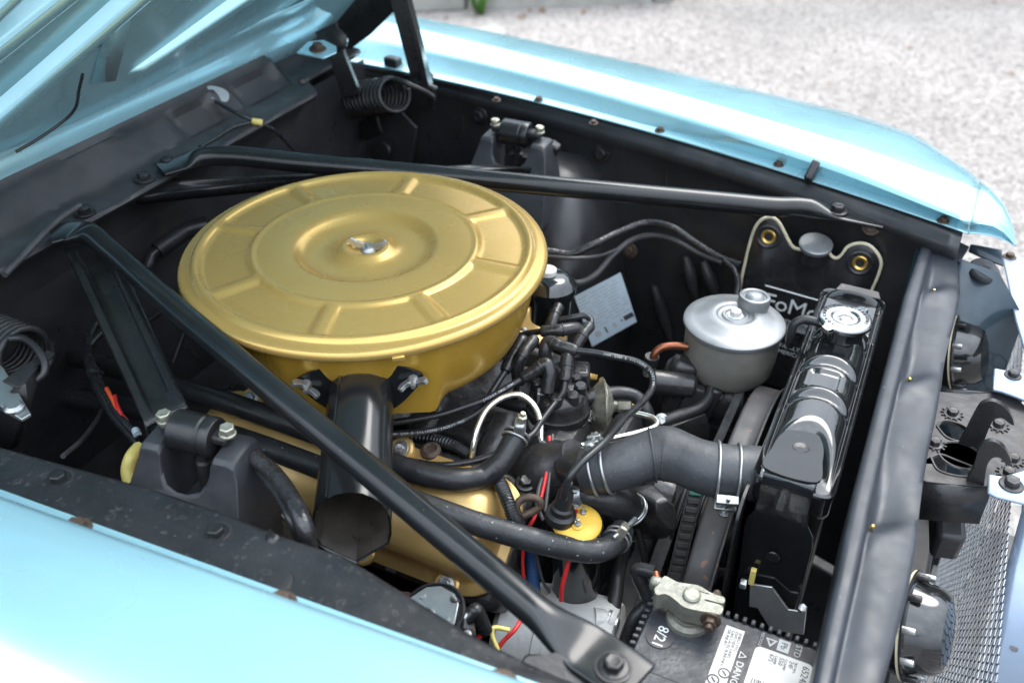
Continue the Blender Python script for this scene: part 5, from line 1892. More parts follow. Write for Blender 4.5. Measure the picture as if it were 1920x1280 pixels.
# ================================================================== RADIATOR
def radiator():
    t = thing('radiator', 'glossy black radiator with embossed top tank and chrome cap', 'radiator', (-.047, .91, .30))
    up = Vector((0, 0, 1))
    # corners of the tank seam, measured
    z0 = .826
    nl, nr, fl, fr = W(1413, 905, z=z0), W(1557, 935, z=z0), W(1537, 548, z=z0), W(1667, 562, z=z0)
    c = (nl + nr + fl + fr) / 4
    ey = ((fl + fr) / 2 - (nl + nr) / 2)
    Ly = ey.length
    ey.normalize()
    ex = Vector((ey.y, -ey.x, 0))
    Lx = ((nr - nl).dot(ex) + (fr - fl).dot(ex)) / 2

    def Q(a, b, h):
        return Vector((c.x, c.y, z0)) + ex * a + ey * b + up * h
    M = Matrix((ex, ey, up)).transposed().to_4x4()
    M.translation = Vector((c.x, c.y, z0))
    # seam flange with rolled lip
    secs = []
    for ins, h in ((.004, -.030), (.0012, -.028), (.0, -.022), (0, -.006), (-.001, -.002), (-.001, .003), (.0008, .0045), (.003, .003), (.0045, -.001), (.008, -.002)):
        secs.append([M @ Vector((a, b, h)) for a, b in rrect(Lx - 2 * ins, Ly - 2 * ins, .012 - ins * .4, 6)])
    tank = loft('top_tank', secs, 'black_gloss', t, closed=True, smooth=50, cap=True)
    # embossed loaf-shaped crown
    NB, NA = 150, 30
    rows = []
    hw = Lx / 2 - .005
    grooves = (-.075, -.010, .060)
    pads = (-.040, .025)
    for j in range(NB + 1):
        b = -Ly / 2 + .008 + (Ly - .016) * j / NB
        row = []
        for i in range(NA + 1):
            a = -1 + 2 * i / NA
            prof = math.sqrt(max(0, 1 - abs(a) ** 2.3))
            H = .0225
            # crown dies away at both ends; the far end is a flat plate for the filler
            end = sstep(-Ly / 2 + .045, -Ly / 2 + .100, b + .035 * a * a) * (1 - sstep(.092, .098, b))
            end2 = sstep(.172, .178, b) * (1 - sstep(Ly / 2 - .02, Ly / 2 - .008, b)) * .9
            h = H * prof * max(end, end2)
            if .095 < b < .175:
                h = max(h, .0075 * sstep(.094, .099, b) * (1 - sstep(.170, .176, b)) * (1 - sstep(.86, .97, abs(a))))
            for g in grooves:
                bb = b - g - .016 * (1 - a * a)
                h -= .0048 * math.exp(-(bb / .0048) ** 2) * prof * end
                h += .0022 * math.exp(-((bb - .010) / .005) ** 2) * prof * end
            for p in pads:
                h -= .0034 * (1 - sstep(.40, .52, abs(a + .05))) * (1 - sstep(.013, .019, abs(b - p - .012)))
            row.append(Q(a * hw, b, h - .0012))
        rows.append(row)
    loft('crown', rows, 'black_gloss', tank, smooth=60)
    # core below the tank
    box('core', (Lx - .012, Ly - .02, .40), frame(Q(0, 0, -.232), up, ex), 'black_satin', t, .002)
    # filler neck and cap
    n = W(1583, 605, z=z0 + .034) - up * .022
    lathe('filler_neck', [(.030, -.004), (.027, .0), (.024, .004), (.0235, .018), (.027, .020), (.027, .023), (0, .023)], frame(n, up), 'black_gloss', tank, 30)
    cc = n + up * .022
    # pressure cap with two ears
    ol = []
    for k in range(72):
        a = 2 * math.pi * k / 72
        r = .0305
        for e in (R(-118), R(62)):
            d = (a - e + math.pi) % (2 * math.pi) - math.pi
            r += .0075 * (1 - sstep(.10, .24, abs(d)))
        ol.append((r * math.cos(a), r * math.sin(a)))
    secs = []
    for s, h in ((.96, 0), (1.0, .0015), (1.0, .0050), (.975, .0070), (.90, .0085), (.66, .0092), (.56, .0092), (.52, .0086), (.46, .0062), (.34, .0058), (.28, .0062), (.22, .0074), (.12, .0084), (.02, .0086)):
        row = []
        for a, b in ol:
            r = math.hypot(a, b)
            k = s if s > .92 else s * min(1, .0305 / r)
            row.append(cc + Vector((a * k, b * k, h)))
        secs.append(row)
    cap = loft('radiator_cap', secs, 'chrome', t, closed=True, smooth=40, cap=True)
    # stamped ring of words
    for word, a0, st in (('CAUTION', 200, -13.5), ('TO PREVENT', 95, -12), ('TO STOP', -60, -14)):
        for i, ch in enumerate(word):
            a = R(a0 + st * i)
            if ch != ' ':
                d = Vector((math.cos(a), math.sin(a), 0))
                text(ch, frame(cc + d * .0238 + up * .0093, up, Vector((d.y, -d.x, 0))), .0056, 'dark_steel', cap, extrude=.0002)
    tube('overflow_tube', [n + up * .014 - ex * .02, n + up * .014 - ex * .045, n + up * .008 - ex * .054 - ey * .004, n - up * .012 - ex * .056 - ey * .006, n - up * .026 - ex * .055], .0055, 'rubber', t, 12)
    # label plate at the far end
    # strap: domed plate on the crown, folded over the near end and down the side
    e = -Ly / 2
    ol = smooth_outline([(-.0255, e - .002), (-.0255, e + .035), (-.022, e + .062), (-.012, e + .080), (0, e + .086), (.012, e + .080), (.021, e + .060), (.0245, e + .035), (.0245, e - .002)], 5)
    st = plate('mounting_strap', [(a - .004, b) for a, b in ol], .003, M @ Matrix.Translation((0, -Ly / 2, .0180)) @ Matrix.Rotation(R(-5.0), 4, 'X') @ Matrix.Translation((0, Ly / 2, 0)), 'black_bar', t, bevel=.0012)
    lathe('dimple', [(.0085, 0), (.0078, .0008), (.006, .0004), (0, -.0004)], frame(Q(-.003, e + .047, .0168), up), 'black_satin', st, 24)
    # flat strap leg
    leg = [Q(-.030, e - .004, .004), Q(.020, e - .004, .004)]
    ex2, L2 = ex, .20
    secs = []
    for dz, off, l, r in ((.0175, -.001, -.029, .0205), (.0160, -.0045, -.029, .0205), (.010, -.0072, -.029, .0205), (.004, -.0075, -.029, .0205), (-.012, -.008, -.029, .0205), (-.030, -.008, -.030, .022), (-.045, -.007, -.036, .030), (-.060, -.006, -.037, .032), (-.10, -.005, -.035, .032), (-.17, -.004, -.033, .030), (-.205, -.004, -.030, .027)):
        secs.append([Q(l, e + off, dz), Q((l + r) / 2, e + off, dz), Q(r, e + off, dz)])
    lg = loft('strap_leg', secs, 'black_gloss', t, smooth=40, solid=.003, bevel=.0008)
    lathe('dimple', [(.007, 0), (.006, .001), (0, .0004)], frame(Q(-.003, e - .010, -.085), -ey), 'black_satin', lg, 18)
    # bare bracket at the foot of the strap
    pts = [(1406, 1094), (1448, 1100), (1478, 1142), (1512, 1147), (1507, 1190), (1445, 1181), (1420, 1140), (1404, 1137)]
    pl = (Q(0, e - .02, -.15), (Vector((0, -1, .25))).normalized())
    P3 = [W(u, v, plane=pl) for u, v in pts]
    nn = pl[1]
    V = P3 + [p + nn * -.003 for p in P3]
    k = len(pts)
    br = build('foot_bracket', V, [tuple(range(k)), tuple(range(k, 2 * k))[::-1]] + [(i, (i + 1) % k, (i + 1) % k + k, i + k) for i in range(k)], 'zinc', t, bevel=.0008, label='bare metal foot bracket')
    bolt(frame(W(1399, 1095, plane=pl), (-1, 0, 0)), .006, NUT_ZINC, br)
    bolt(frame(W(1504, 1142, plane=pl), (0, -.3, 1)), .005, NUT_ZINC, br)
    box('green_clip', (.006, .006, .022), frame(W(1411, 1080, plane=pl), up, ex), 'yellow_wire', t, .001)
    # grey end tab at the far end of the tank
    plate('end_tab', [(-.028, 0), (.028, 0), (.024, .016), (-.024, .018)], .003, M @ Matrix.Translation((.004, Ly / 2 - .008, .006)), 'shroud', t, bevel=.001)
    # fan shroud: part of a ring round the fan with rusty specks
    secs = []
    for k in range(61):
        a = R(-20 + 240 * k / 60)
        d = Vector((0, math.cos(a), math.sin(a)))
        cen = Vector((0, .900, .535))
        row = []
        for x, rr in ((-.139, .2265), (-.1375, .2285), (-.135, .229), (-.122, .229), (-.112, .229), (-.110, .231), (-.107, .234)):
            row.append(Vector((x, 0, 0)) + cen + d * rr)
        secs.append(row)
    loft('fan_shroud', secs, 'shroud', t, smooth=50, solid=.002)
    plate('shroud_panel', rrect(.40, .42, .03), .003, frame((-.095, .905, .60), (1, 0, 0), (0, 1, 0)), 'black_satin', t, holes=[circle2(0, -.06, .2, 40)] if False else [])


radiator()


# ================================================================== STEERING PUMP
def steering_pump():
    up = Vector((0, 0, 1))
    c = W(1377, 603, z=.795)
    t = thing('steering_pump', 'silver power steering reservoir with round lid and small cap', 'pump', c - up * .15)
    RR = .0655
    lathe('reservoir', [(RR - .004, -.002), (RR - .0045, -.006), (RR - .005, -.040), (RR - .008, -.066), (RR - .014, -.076), (.03, -.080), (0, -.080)], frame(c, up), 'silver_body', t, 48)
    lid = lathe('lid', [(RR - .004, -.004), (RR - .001, -.0045), (RR, -.002), (RR - .0005, .001), (RR - .003, .0028), (.054, .0042), (.046, .0065), (.036, .0105), (.030, .0125), (.026, .0128), (.0235, .0118), (.022, .0098), (.018, .0092), (.0155, .0112), (.0135, .0112), (.0125, .0095), (.006, .0092), (0, .0092)], frame(c, up), 'silver_paint', t, 56)
    lathe('centre_bolt', [(.0105, .009), (.0105, .0105), (.0075, .011), (.007, .017), (.005, .0185), (0, .0185)], frame(c, up), 'aluminium', lid, 8, smooth=25)
    # filler cap offset to the far right
    q = W(1412, 572, z=.806)
    cap = lathe('filler_cap', [(.0195, -.003), (.0205, .0), (.0205, .012), (.0195, .0145), (.0170, .0155), (.0150, .0145), (.0142, .0125), (.0130, .0125), (.0115, .0150), (.008, .0178), (0, .0185)], frame(q, (.02, .05, 1)), 'silver_paint', t, 36)
    # pump body and bracketry below
    pc = Vector((c.x - .02, c.y - .005, c.z - .12))
    lathe('pump_body', [(0, -.06), (.035, -.06), (.045, -.05), (.045, .05), (.03, .06), (0, .06)], frame(pc, (1, .1, 0)), 'cast_black', t, 28)
    for u, v, w, h in ((1265, 745, .020, .05), (1292, 758, .022, .06), (1312, 742, .016, .04), (1330, 760, .014, .055)):
        box('bracket_rib', (w, .016, h), frame(W(u, v, z=.70), (.25, .2, 1), (1, .3, 0)), 'cast_black', t, .003)
    tube('bracket_arm', WP([(1232, 795, .70), (1270, 780, .705), (1310, 765, .71), (1328, 745, .715), (1338, 715, .725)]), .0085, 'dark_steel', t, 10)
    pts = WP([(1235, 805, .70), (1320, 772, .705), (1330, 800, .68), (1320, 840, .655), (1250, 830, .67)])
    build('bracket_plate', pts, [(0, 1, 2, 3, 4)], 'cast_black', t, solid=.01, bevel=.002)
    lathe('hose_stub', [(.016, 0), (.016, .05), (.012, .055), (0, .055)], frame(W(1225, 715, z=.73), (1, .4, -.1)), 'cast_black', t, 18)
    box('bracket_boss', (.035, .03, .03), frame(W(1282, 690, z=.735), (.2, 0, 1), (1, .3, 0)), 'cast_black', t, .008)
    for u, v in ((1240, 788), (1210, 820), (1345, 738)):
        bolt(frame(W(u, v, z=.705), (.2, -.7, .7)), .006, BOLT_ZINC if u == 1240 else BOLT_BLACK, t)


steering_pump()


# ================================================================== WASHER BAG
def washer_bag():
    YB = 1.275
    t = thing('washer_bag', 'black vinyl washer bag with cream piping hung on the far apron', 'bag', W(1520, 690, y=YB))
    edge = [(1376, 690), (1383, 600), (1390, 528), (1398, 490), (1406, 457), (1412, 438), (1420, 421), (1432, 410), (1448, 408), (1461, 418), (1470, 434), (1478, 450), (1487, 463), (1500, 468), (1512, 468), (1530, 480), (1552, 472), (1560, 481), (1568, 484), (1578, 478), (1589, 463), (1608, 456), (1628, 459), (1645, 475), (1652, 493), (1644, 522), (1634, 545), (1622, 600), (1612, 690)]
    E3 = [W(u, v, y=YB) for u, v in edge]
    path = spline(E3, 5)
    V, F = sweep(path, circ(.0026, 8))
    build('piping', V, F, 'piping', t, 60, label='cream piped edge of the bag')
    xl, xr = min(p.x for p in E3), max(p.x for p in E3)
    zb = min(p.z for p in E3)
    # front skin: columns between the outline and the bottom, bulged like filled vinyl
    tops = sorted([(p.x, p.z) for p in path[5 * 6:-5 * 6]])
    left = sorted([(p.z, p.x) for p in path[:5 * 7]])
    right = sorted([(p.z, p.x) for p in path[-5 * 7:]])
    g1, g2 = W(1443, 440, y=YB), W(1614, 489, y=YB)
    cx = (g1.x + g2.x) / 2
    rows = []
    NX, NZ = 44, 40
    zt = max(p.z for p in path)
    for i in range(NX + 1):
        u = i / NX
        row = []
        x0 = xl + .004 + (xr - xl - .008) * u
        ztop = interp(tops, min(max(x0, tops[0][0]), tops[-1][0]))
        for j in range(NZ + 1):
            v = j / NZ
            z = zb + (ztop - .001 - zb) * v
            xa, xb = interp(left, min(max(z, left[0][0]), left[-1][0])), interp(right, min(max(z, right[0][0]), right[-1][0]))
            x = min(max(x0, xa), xb)
            rim = min(1, (x - xa) / .02, (xb - x) / .02, (ztop - z) / .02)
            rim = max(0, rim)
            bul = .006 * rim ** .5
            bul += .012 * math.exp(-((x - g1.x) / .022) ** 2) * sstep(g1.z - .00, g1.z - .05, z) * rim
            bul += .012 * math.exp(-((x - g2.x) / .022) ** 2) * sstep(g2.z - .00, g2.z - .05, z) * rim
            bul -= .016 * math.exp(-((x - cx) / .020) ** 2) * math.exp(-((z - (g2.z - .03)) / .035) ** 2)
            bul += .012 * sstep(.5, .2, v) * rim
            row.append(Vector((x, YB - bul, z)))
        rows.append(row)
    sk = loft('skin', rows, 'vinyl', t, smooth=60)
    # back sheet
    P2 = [(p.x, p.z) for p in path]
    plate('back', P2, .002, frame((0, YB + .001, 0), (0, -1, 0), (1, 0, 0)), 'vinyl', t)
    for g in (g1, g2):
        Mg = frame(g + Vector((0, -.006, 0)), (0, -1, .12))
        lathe('collar', [(.019, -.002), (.0185, .002), (.016, .003), (.014, .0015), (.011, .001)], Mg, 'vinyl', t, 30)
        lathe('grommet', [(.0105, .0), (.0108, .0026), (.0095, .0038), (.0078, .0034), (.0062, .0018), (.0055, -.003)], Mg, 'brass', t, 28)
        lathe('hole', [(.006, -.0015), (0, -.0015)], Mg, 'wire_black', t, 18)
    cp = W(1530, 457, y=YB - .012)
    lathe('filler_cap', [(.0225, -.006), (.0235, -.003), (.0235, .0005), (.0220, .0018), (.015, .0024), (0, .0026)], frame(cp, (.05, -.22, 1)), 'silver_paint', t, 36)
    lathe('filler_neck', [(.017, -.03), (.017, -.004)], frame(cp, (.05, -.1, 1)), 'vinyl', t, 24)
    # printed panel with the maker's lettering
    def on(u, v, d=.022):
        return W(u, v, y=YB - d)
    N = (0, -1, .0)
    X = (1, 0, 0)
    p0, p1 = on(1430, 533), on(1640, 588)
    tube('print_line', [on(1435, 535), on(1520, 559), on(1640, 592)], .0012, 'print_white', t, 6)
    slope = (on(1530, 600) - on(1450, 577))
    d = slope.normalized()
    Mt = frame(on(1512, 585, .0235), N, d)
    text('FoMoCo', Mt, .036, 'print_white', t, extrude=.0003, spacing=.95)
    plate('print_bar', [(-.07, -.008), (.07, -.008), (.07, .008), (-.07, .008)], .0006, frame(on(1510, 618, .0235), N, d), 'print_grey', t)
    text('GENUINE', frame(on(1488, 610, .0243), N, d), .013, 'print_dark', t, extrude=.0002)
    text('A FAMILY OF FINE', frame(on(1497, 657, .0245), N, d), .0095, 'print_white', t, extrude=.0002)
    text('AMERICAN CARS', frame(on(1495, 668, .0245), N, d), .0095, 'print_white', t, extrude=.0002)


washer_bag()


# ================================================================== INFORMATION LABEL
def info_label():
    A, B, C_, D = [W(u, v, plane=(Vector((-.43, 1.255, .68)), Vector((.45, -.85, .25)).normalized())) for u, v in ((1077, 556), (1164, 511), (1194, 603), (1110, 650))]
    t = thing('information_label', 'silvery printed label stuck at an angle on the far inner wing', 'label', (A + B + C_ + D) / 4)
    ex = ((B - A) + (C_ - D)).normalized()
    n = (B - A).cross(D - A).normalized()
    if n.y > 0:
        n = -n
    ey = n.cross(ex)
    c = (A + B + C_ + D) / 4
    w, h = ((B - A).length + (C_ - D).length) / 2, ((D - A).length + (C_ - B).length) / 2
    M = Matrix((ex, ey, n)).transposed().to_4x4()
    M.translation = c
    V = [A, B, C_, D]
    V2 = V + [v - n * .0015 for v in V]
    build('sheet', V2, [(0, 1, 2, 3), (7, 6, 5, 4), (0, 1, 5, 4), (1, 2, 6, 5), (2, 3, 7, 6), (3, 0, 4, 7)], 'label_silver', t)
    rng = random.Random(2)
    y = h * .40
    while y > -h * .22:
        x = -w * .44
        while x < w * .40:
            L = rng.uniform(.008, .022)
            plate('print_line', [(x, y), (min(x + L, w * .44), y), (min(x + L, w * .44), y + .0014), (x, y + .0014)], .0002, M @ Matrix.Translation((0, 0, .0002)), 'print_grey', t)
            x += L + rng.uniform(.002, .008)
        y -= .0055
    plate('print_block', [(w * .22, -h * .36), (w * .42, -h * .36), (w * .42, -h * .27), (w * .22, -h * .27)], .0002, M @ Matrix.Translation((0, 0, .0002)), 'print_dark', t)
    plate('print_block', [(w * .15, -h * .34), (w * .18, -h * .34), (w * .18, -h * .30), (w * .15, -h * .30)], .0002, M @ Matrix.Translation((0, 0, .0002)), 'print_dark', t)
    plate('print_seal', circle2(-w * .36, -h * .34, .0055), .0002, M @ Matrix.Translation((0, 0, .0002)), 'print_grey', t)
    plate('print_block', [(-w * .20, -h * .40), (-w * .17, -h * .40), (-w * .17, -h * .28), (-w * .20, -h * .28)], .0002, M @ Matrix.Translation((0, 0, .0002)), 'print_dark', t)
    plate('print_block', [(-w * .03, -h * .38), (w * .04, -h * .38), (w * .04, -h * .29), (-w * .03, -h * .29)], .0002, M @ Matrix.Translation((0, 0, .0002)), 'print_grey', t)


info_label()

# black sender cup with pale top half hidden by the air cleaner
sc_ = thing('breather_cup', 'black cup with a white top peeping out behind the air cleaner', 'cup', W(1035, 555, z=.80))
lathe('cup', [(.026, -.05), (.028, -.02), (.034, -.005), (.034, .002), (.026, .012), (.018, .016), (0, .016)], frame(W(1032, 535, z=.83), (0, 0, 1)), 'black_gloss', sc_, 28)
lathe('white_top', [(.012, .014), (.012, .022), (.009, .024), (0, .024)], frame(W(1026, 532, z=.83), (0, 0, 1)), 'label_white', sc_, 20)


# ================================================================== BATTERY
def battery():
    up = Vector((0, 0, 1))
    zt = .72
    x0, x1, y0, y1 = -.150, .026, .385, .652
    cx, cy = (x0 + x1) / 2, (y0 + y1) / 2
    t = thing('battery', 'black car battery with white labels at the bottom edge', 'battery', (cx, cy, zt - .19))
    box('case', (x1 - x0 - .006, y1 - y0 - .006, .19), frame((cx, cy, zt - .107), up, (1, 0, 0)), 'battery_case', t, .006)
    lid = box('lid', (x1 - x0, y1 - y0, .022), frame((cx, cy, zt - .011), up, (1, 0, 0)), 'battery_case', t, .003)
    # serrated rim
    n = 0
    y = y1 - .004
    while y > y0:
        box('fin', (.006, .0042, .012), frame((x0 - .001, y, zt - .002), up, (1, .25, 0)), 'battery_case', lid, .001)
        y -= .0085
    x = x0 + .004
    while x < x1:
        box('fin', (.0042, .006, .012), frame((x, y1 + .001, zt - .002), up, (1, .0, 0)), 'battery_case', lid, .001)
        x += .0085
    # raised cell cover
    box('cell_cover', (.042, .16, .006), frame((-.118, .475, zt + .003), up, (1, 0, 0)), 'battery_case', lid, .0025)
    # post and clamp
    p = W(1290, 1160, z=zt)
    post = lathe('post', [(.022, 0), (.021, .004), (.016, .006), (.0155, .009), (.0095, .010), (.0088, .036), (.007, .0375), (0, .038)], frame(p, up), 'lead', t, 30)
    d = (W(1340, 1155, z=zt + .03) - W(1250, 1130, z=zt + .03)).normalized()
    s = up.cross(d)
    cl = thing('battery_clamp', 'pale grey lead battery clamp with rusty bolt', 'clamp', p + up * .012)
    ol = smooth_outline([(-.033, .004), (-.030, .016), (-.018, .013), (-.008, .014), (.004, .0155), (.016, .011), (.024, .010), (.030, .009), (.030, .0015), (.014, .001), (.014, -.001), (.030, -.0015), (.030, -.012), (.022, -.013), (.010, -.015), (-.004, -.0155), (-.014, -.010), (-.024, -.006), (-.032, -.010), (-.036, -.003)], 3)
    Mc = frame(p + up * .014, up, d)
    plate('clamp_body', ol, .020, Mc, 'lead', cl, holes=[circle2(0, 0, .0086, 18)], bevel=.0018)
    tube('clamp_bolt', [Mc @ Vector((.022, -.026, .010)), Mc @ Vector((.022, .022, .010))], .0038, 'rust', cl, 10)
    bolt(Mc @ Matrix.Translation((.022, -.014, .010)) @ Matrix.Rotation(R(90), 4, 'X'), .0065, BOLT_RUST, cl, 0)
    bolt(Mc @ Matrix.Translation((.022, .012, .010)) @ Matrix.Rotation(R(-90), 4, 'X'), .006, BOLT_RUST, cl, 0)
    box('clamp_strap', (.018, .012, .014), Mc @ Matrix.Translation((-.034, .010, .012)), 'lead', cl, .004)
    tube('copper_end', [Mc @ Vector((-.036, .012, .014)), Mc @ Vector((-.040, .020, .016))], .0040, 'copper', cl, 10)
    # stickers: text reads from the front of the car
    tx, ty = Vector((0, -1, 0)), Vector((1, 0, 0))

    def st(q, dz=.0005):
        M = Matrix((tx, ty, up)).transposed().to_4x4()
        M.translation = Vector((q.x, q.y, zt + dz))
        return M
    q = W(1237, 1194, z=zt)
    a = plate('date_sticker', circle2(0, 0, .0135, 28), .0006, st(q), 'print_dark', t)
    text('8/21', st(q, .0012), .0150, 'print_white', t)
    # tall warning label
    A, B = W(1362, 1172, z=zt), W(1397, 1183, z=zt)
    w1 = B.x - A.x
    plate('warning_label', [(0, 0), (.16, 0), (.16, w1), (0, w1)], .0006, st(Vector((A.x, A.y, 0))), 'label_white', t)
    plate('warning_band', [(0.02, w1 - .0005), (.16, w1 - .0005), (.16, w1 + .010), (0.02, w1 + .010)], .0006, st(Vector((A.x, A.y, 0)), .0008), 'print_dark', t)
    text('\u25b3 DANGER/POISON', st(Vector((A.x + w1 + .0048, A.y - .024, 0)), .0016), .0095, 'label_white', t, 'LEFT')
    rows = ['SHIELD EYES', 'EXPLOSIVE GASES', 'CAN CAUSE BLINDNESS', 'OR INJURY']
    for k, rw in enumerate(rows):
        text(rw, st(Vector((A.x + w1 * (.84 - .2 * k), A.y - .004, 0)), .0013), .0042, 'print_dark', t, 'LEFT')
        text(('NO SPARKS', 'FLAMES', 'SMOKING', '')[k], st(Vector((A.x + w1 * (.84 - .2 * k), A.y - .076, 0)), .0013), .0042, 'print_dark', t, 'LEFT')
        text(('SULFURIC', 'ACID CAN CAUSE', 'BLINDNESS', 'OR BURNS')[k], st(Vector((A.x + w1 * (.84 - .2 * k), A.y - .110, 0)), .0013), .0042, 'print_dark', t, 'LEFT')
    for dy, xx in ((.055, .70), (.066, .30), (.098, .55)):
        plate('pictogram', circle2(0, 0, .0058, 20), .0004, st(Vector((A.x + w1 * xx, A.y - dy, 0)), .0012), 'print_dark', t, holes=[circle2(0, 0, .0044, 20)])
        plate('pictogram', [(-.003, -.0008), (.003, -.0008), (.003, .0008), (-.003, .0008)], .0004, st(Vector((A.x + w1 * xx, A.y - dy, 0)), .0012) @ Matrix.Rotation(.8, 4, 'Z'), 'print_dark', t)
    # specification label, dark header and white body
    A = W(1426, 1184, z=zt)
    B = W(1535, 1216, z=zt)
    wx = B.x - A.x
    plate('spec_header', [(0, 0), (.030, 0), (.030, wx), (0, wx)], .0006, st(Vector((A.x, A.y, 0))), 'print_dark', t)
    plate('spec_label', rrect(.062, wx, .006), .0006, st(Vector((A.x + wx / 2, A.y - .018 - .031, 0)), .0009), 'label_white', t)
    text('STD', st(Vector((A.x + wx * .68, A.y - .008, 0)), .0014), .0085, 'print_grey', t)
    plate('symbol_box', [(-.007, -.0055), (.007, -.0055), (.007, .0055), (-.007, .0055)], .0004, st(Vector((A.x + wx * .44, A.y - .008, 0)), .0010), 'print_grey', t)
    text('Pb', st(Vector((A.x + wx * .44, A.y - .008, 0)), .0016), .0085, 'print_dark', t)
    plate('symbol_ring', circle2(0, 0, .0065, 3), .0004, st(Vector((A.x + wx * .22, A.y - .008, 0)), .0010), 'print_grey', t, holes=[circle2(0, 0, .0035, 3)])
    text('RECYCLE', st(Vector((A.x + wx * .05, A.y - .009, 0)), .0012), .0042, 'print_grey', t)
    sx = A.x + wx
    sy = A.y - .022
    for k, (s1, s2, sz) in enumerate((('6524F', '', .0092), ('BCI NO.', '24F', .0036), ('CCA/MP', '550', .0036), ('CA/MP', '675', .0036))):
        text(s1, st(Vector((sx - wx * (.12 + .17 * k), sy, 0)), .0017), sz, 'print_dark', t, 'LEFT')
        if s2:
            text(s2, st(Vector((sx - wx * (.195 + .17 * k), sy, 0)), .0017), .0062, 'print_dark', t, 'LEFT')
    rng = random.Random(9)
    x = 0
    while x < wx * .70:
        bw = rng.choice((.0006, .0009, .0014))
        plate('barcode_bar', [(0, 0), (.014, 0), (.014, bw), (0, bw)], .0003, st(Vector((sx - wx * .9 + x, sy - .034, 0)), .0016), 'print_dark', t)
        x += bw + rng.choice((.0007, .001, .0016))
    # negative cable leaving the clamp
    cb = wire('battery_cable', 'thick black battery cable dropping along the battery side', 'cable', [Mc @ Vector((-.040, .020, .016)), Mc @ Vector((-.058, .022, .010)), W(1215, 1128, z=.715), W(1190, 1160, z=.70), W(1172, 1205, z=.68), W(1160, 1260, z=.66)], .0075, 'wire_black', seg=12)


battery()


# ================================================================== ALTERNATOR, REGULATOR
def alternator():
    t = thing('alternator', 'pale grey alternator half hidden under the near brace bar', 'alternator', W(1060, 1200, z=.56))
    a, b = W(975, 1200, z=.585), W(1130, 1165, z=.60)
    ax = Vector((1, .12, .05))
    c = W(1045, 1180, z=.60)
    lathe('housing', [(0, -.07), (.05, -.07), (.060, -.062), (.063, -.02), (.066, -.018), (.066, -.008), (.063, -.006), (.063, .055), (.058, .064), (.03, .068), (0, .068)], frame(c - Vector((0, -.01, .035)), ax), 'aluminium', t, 36)
    bolt(frame(W(1140, 1170, z=.615), (1, .1, 0)), .011, BOLT_ZINC, t)
    tube('mount_ear', [W(1110, 1165, z=.62), W(1142, 1170, z=.615)], .016, 'aluminium', t, 14)


alternator()


def washer_pump():
    up = Vector((0, 0, 1))
    c = W(812, 1152, z=.80)
    t = thing('horn_relay', 'round zinc topped relay in a black cup beside the near apron', 'relay', c - up * .05)
    n = Vector((-.15, -.25, 1)).normalized()
    M = frame(c, n, (1, .3, 0)) @ Matrix.Diagonal((.86, .86, .86, 1))
    lathe('cup', [(.030, -.05), (.033, -.045), (.034, .0), (.0355, .002), (.0355, .0045), (.0335, .005), (.0325, .002)], M, 'black_satin', t, 36)
    ol = [(.031 * math.cos(R(a)), .031 * math.sin(R(a))) for a in (20, 45, 80, 110, 150, 180, 210, 250, 290, 320, 340)]
    pl = plate('zinc_plate', ol, .002, M @ Matrix.Translation((-.002, 0, .003)), 'zinc', t, bevel=.0006)
    lathe('rivet', [(.008, .005), (.0075, .007), (.005, .0075), (.0035, .006), (.002, .0075), (0, .0078)], M @ Matrix.Translation((-.004, -.002, 0)), 'zinc', pl, 20)
    for a, b in ((-.014, .018), (.018, -.008), (-.02, -.014)):
        lathe('rivet', [(.0035, .005), (.003, .0065), (0, .007)], M @ Matrix.Translation((a, b, 0)), 'zinc', pl, 12)
    tube('post', WP([(850, 1155, .79), (856, 1120, .81)]), .0058, 'black_satin', t, 12)
    lathe('nut', [(.0085, 0), (.0095, .001), (.0095, .007), (.008, .008), (0, .008)], frame(W(868, 1160, z=.795), (.9, -.1, .3)), 'zinc', t, 6, smooth=20)
    tube('elbow', WP([(872, 1160, .797), (885, 1150, .80), (892, 1144, .802), (898, 1152, .797), (906, 1172, .785), (910, 1182, .778)]), .0068, 'boot', t, 12)
    p = WP([(868, 1190, .79), (880, 1178, .795), (893, 1185, .79), (892, 1200, .785), (880, 1205, .785)])
    build('foot', p, [(0, 1, 2, 3, 4)], 'black_satin', t, solid=.004, bevel=.001)
    lathe('screw', [(.0042, 0), (.004, .002), (0, .0028)], frame(W(876, 1190, z=.796), (0, -.2, 1)), 'zinc', t, 12)


washer_pump()
wire('wire', 'pink and red wire pair leaving the relay elbow', 'wire', [(910, 1182, .778), (900, 1192, .775), (893, 1200, .77)], .0022, 'red_wire')
wire('wire', 'pale yellow wire bent beside the alternator', 'wire', [(955, 1180, .70), (925, 1177, .705), (923, 1190, .70), (932, 1215, .69), (940, 1240, .68)], .0024, 'yellow_wire')
wire('wire', 'dark red wire behind the pale yellow wire', 'wire', [(978, 1160, .70), (965, 1180, .70), (945, 1200, .69), (930, 1220, .68)], .0024, 'red_wire')


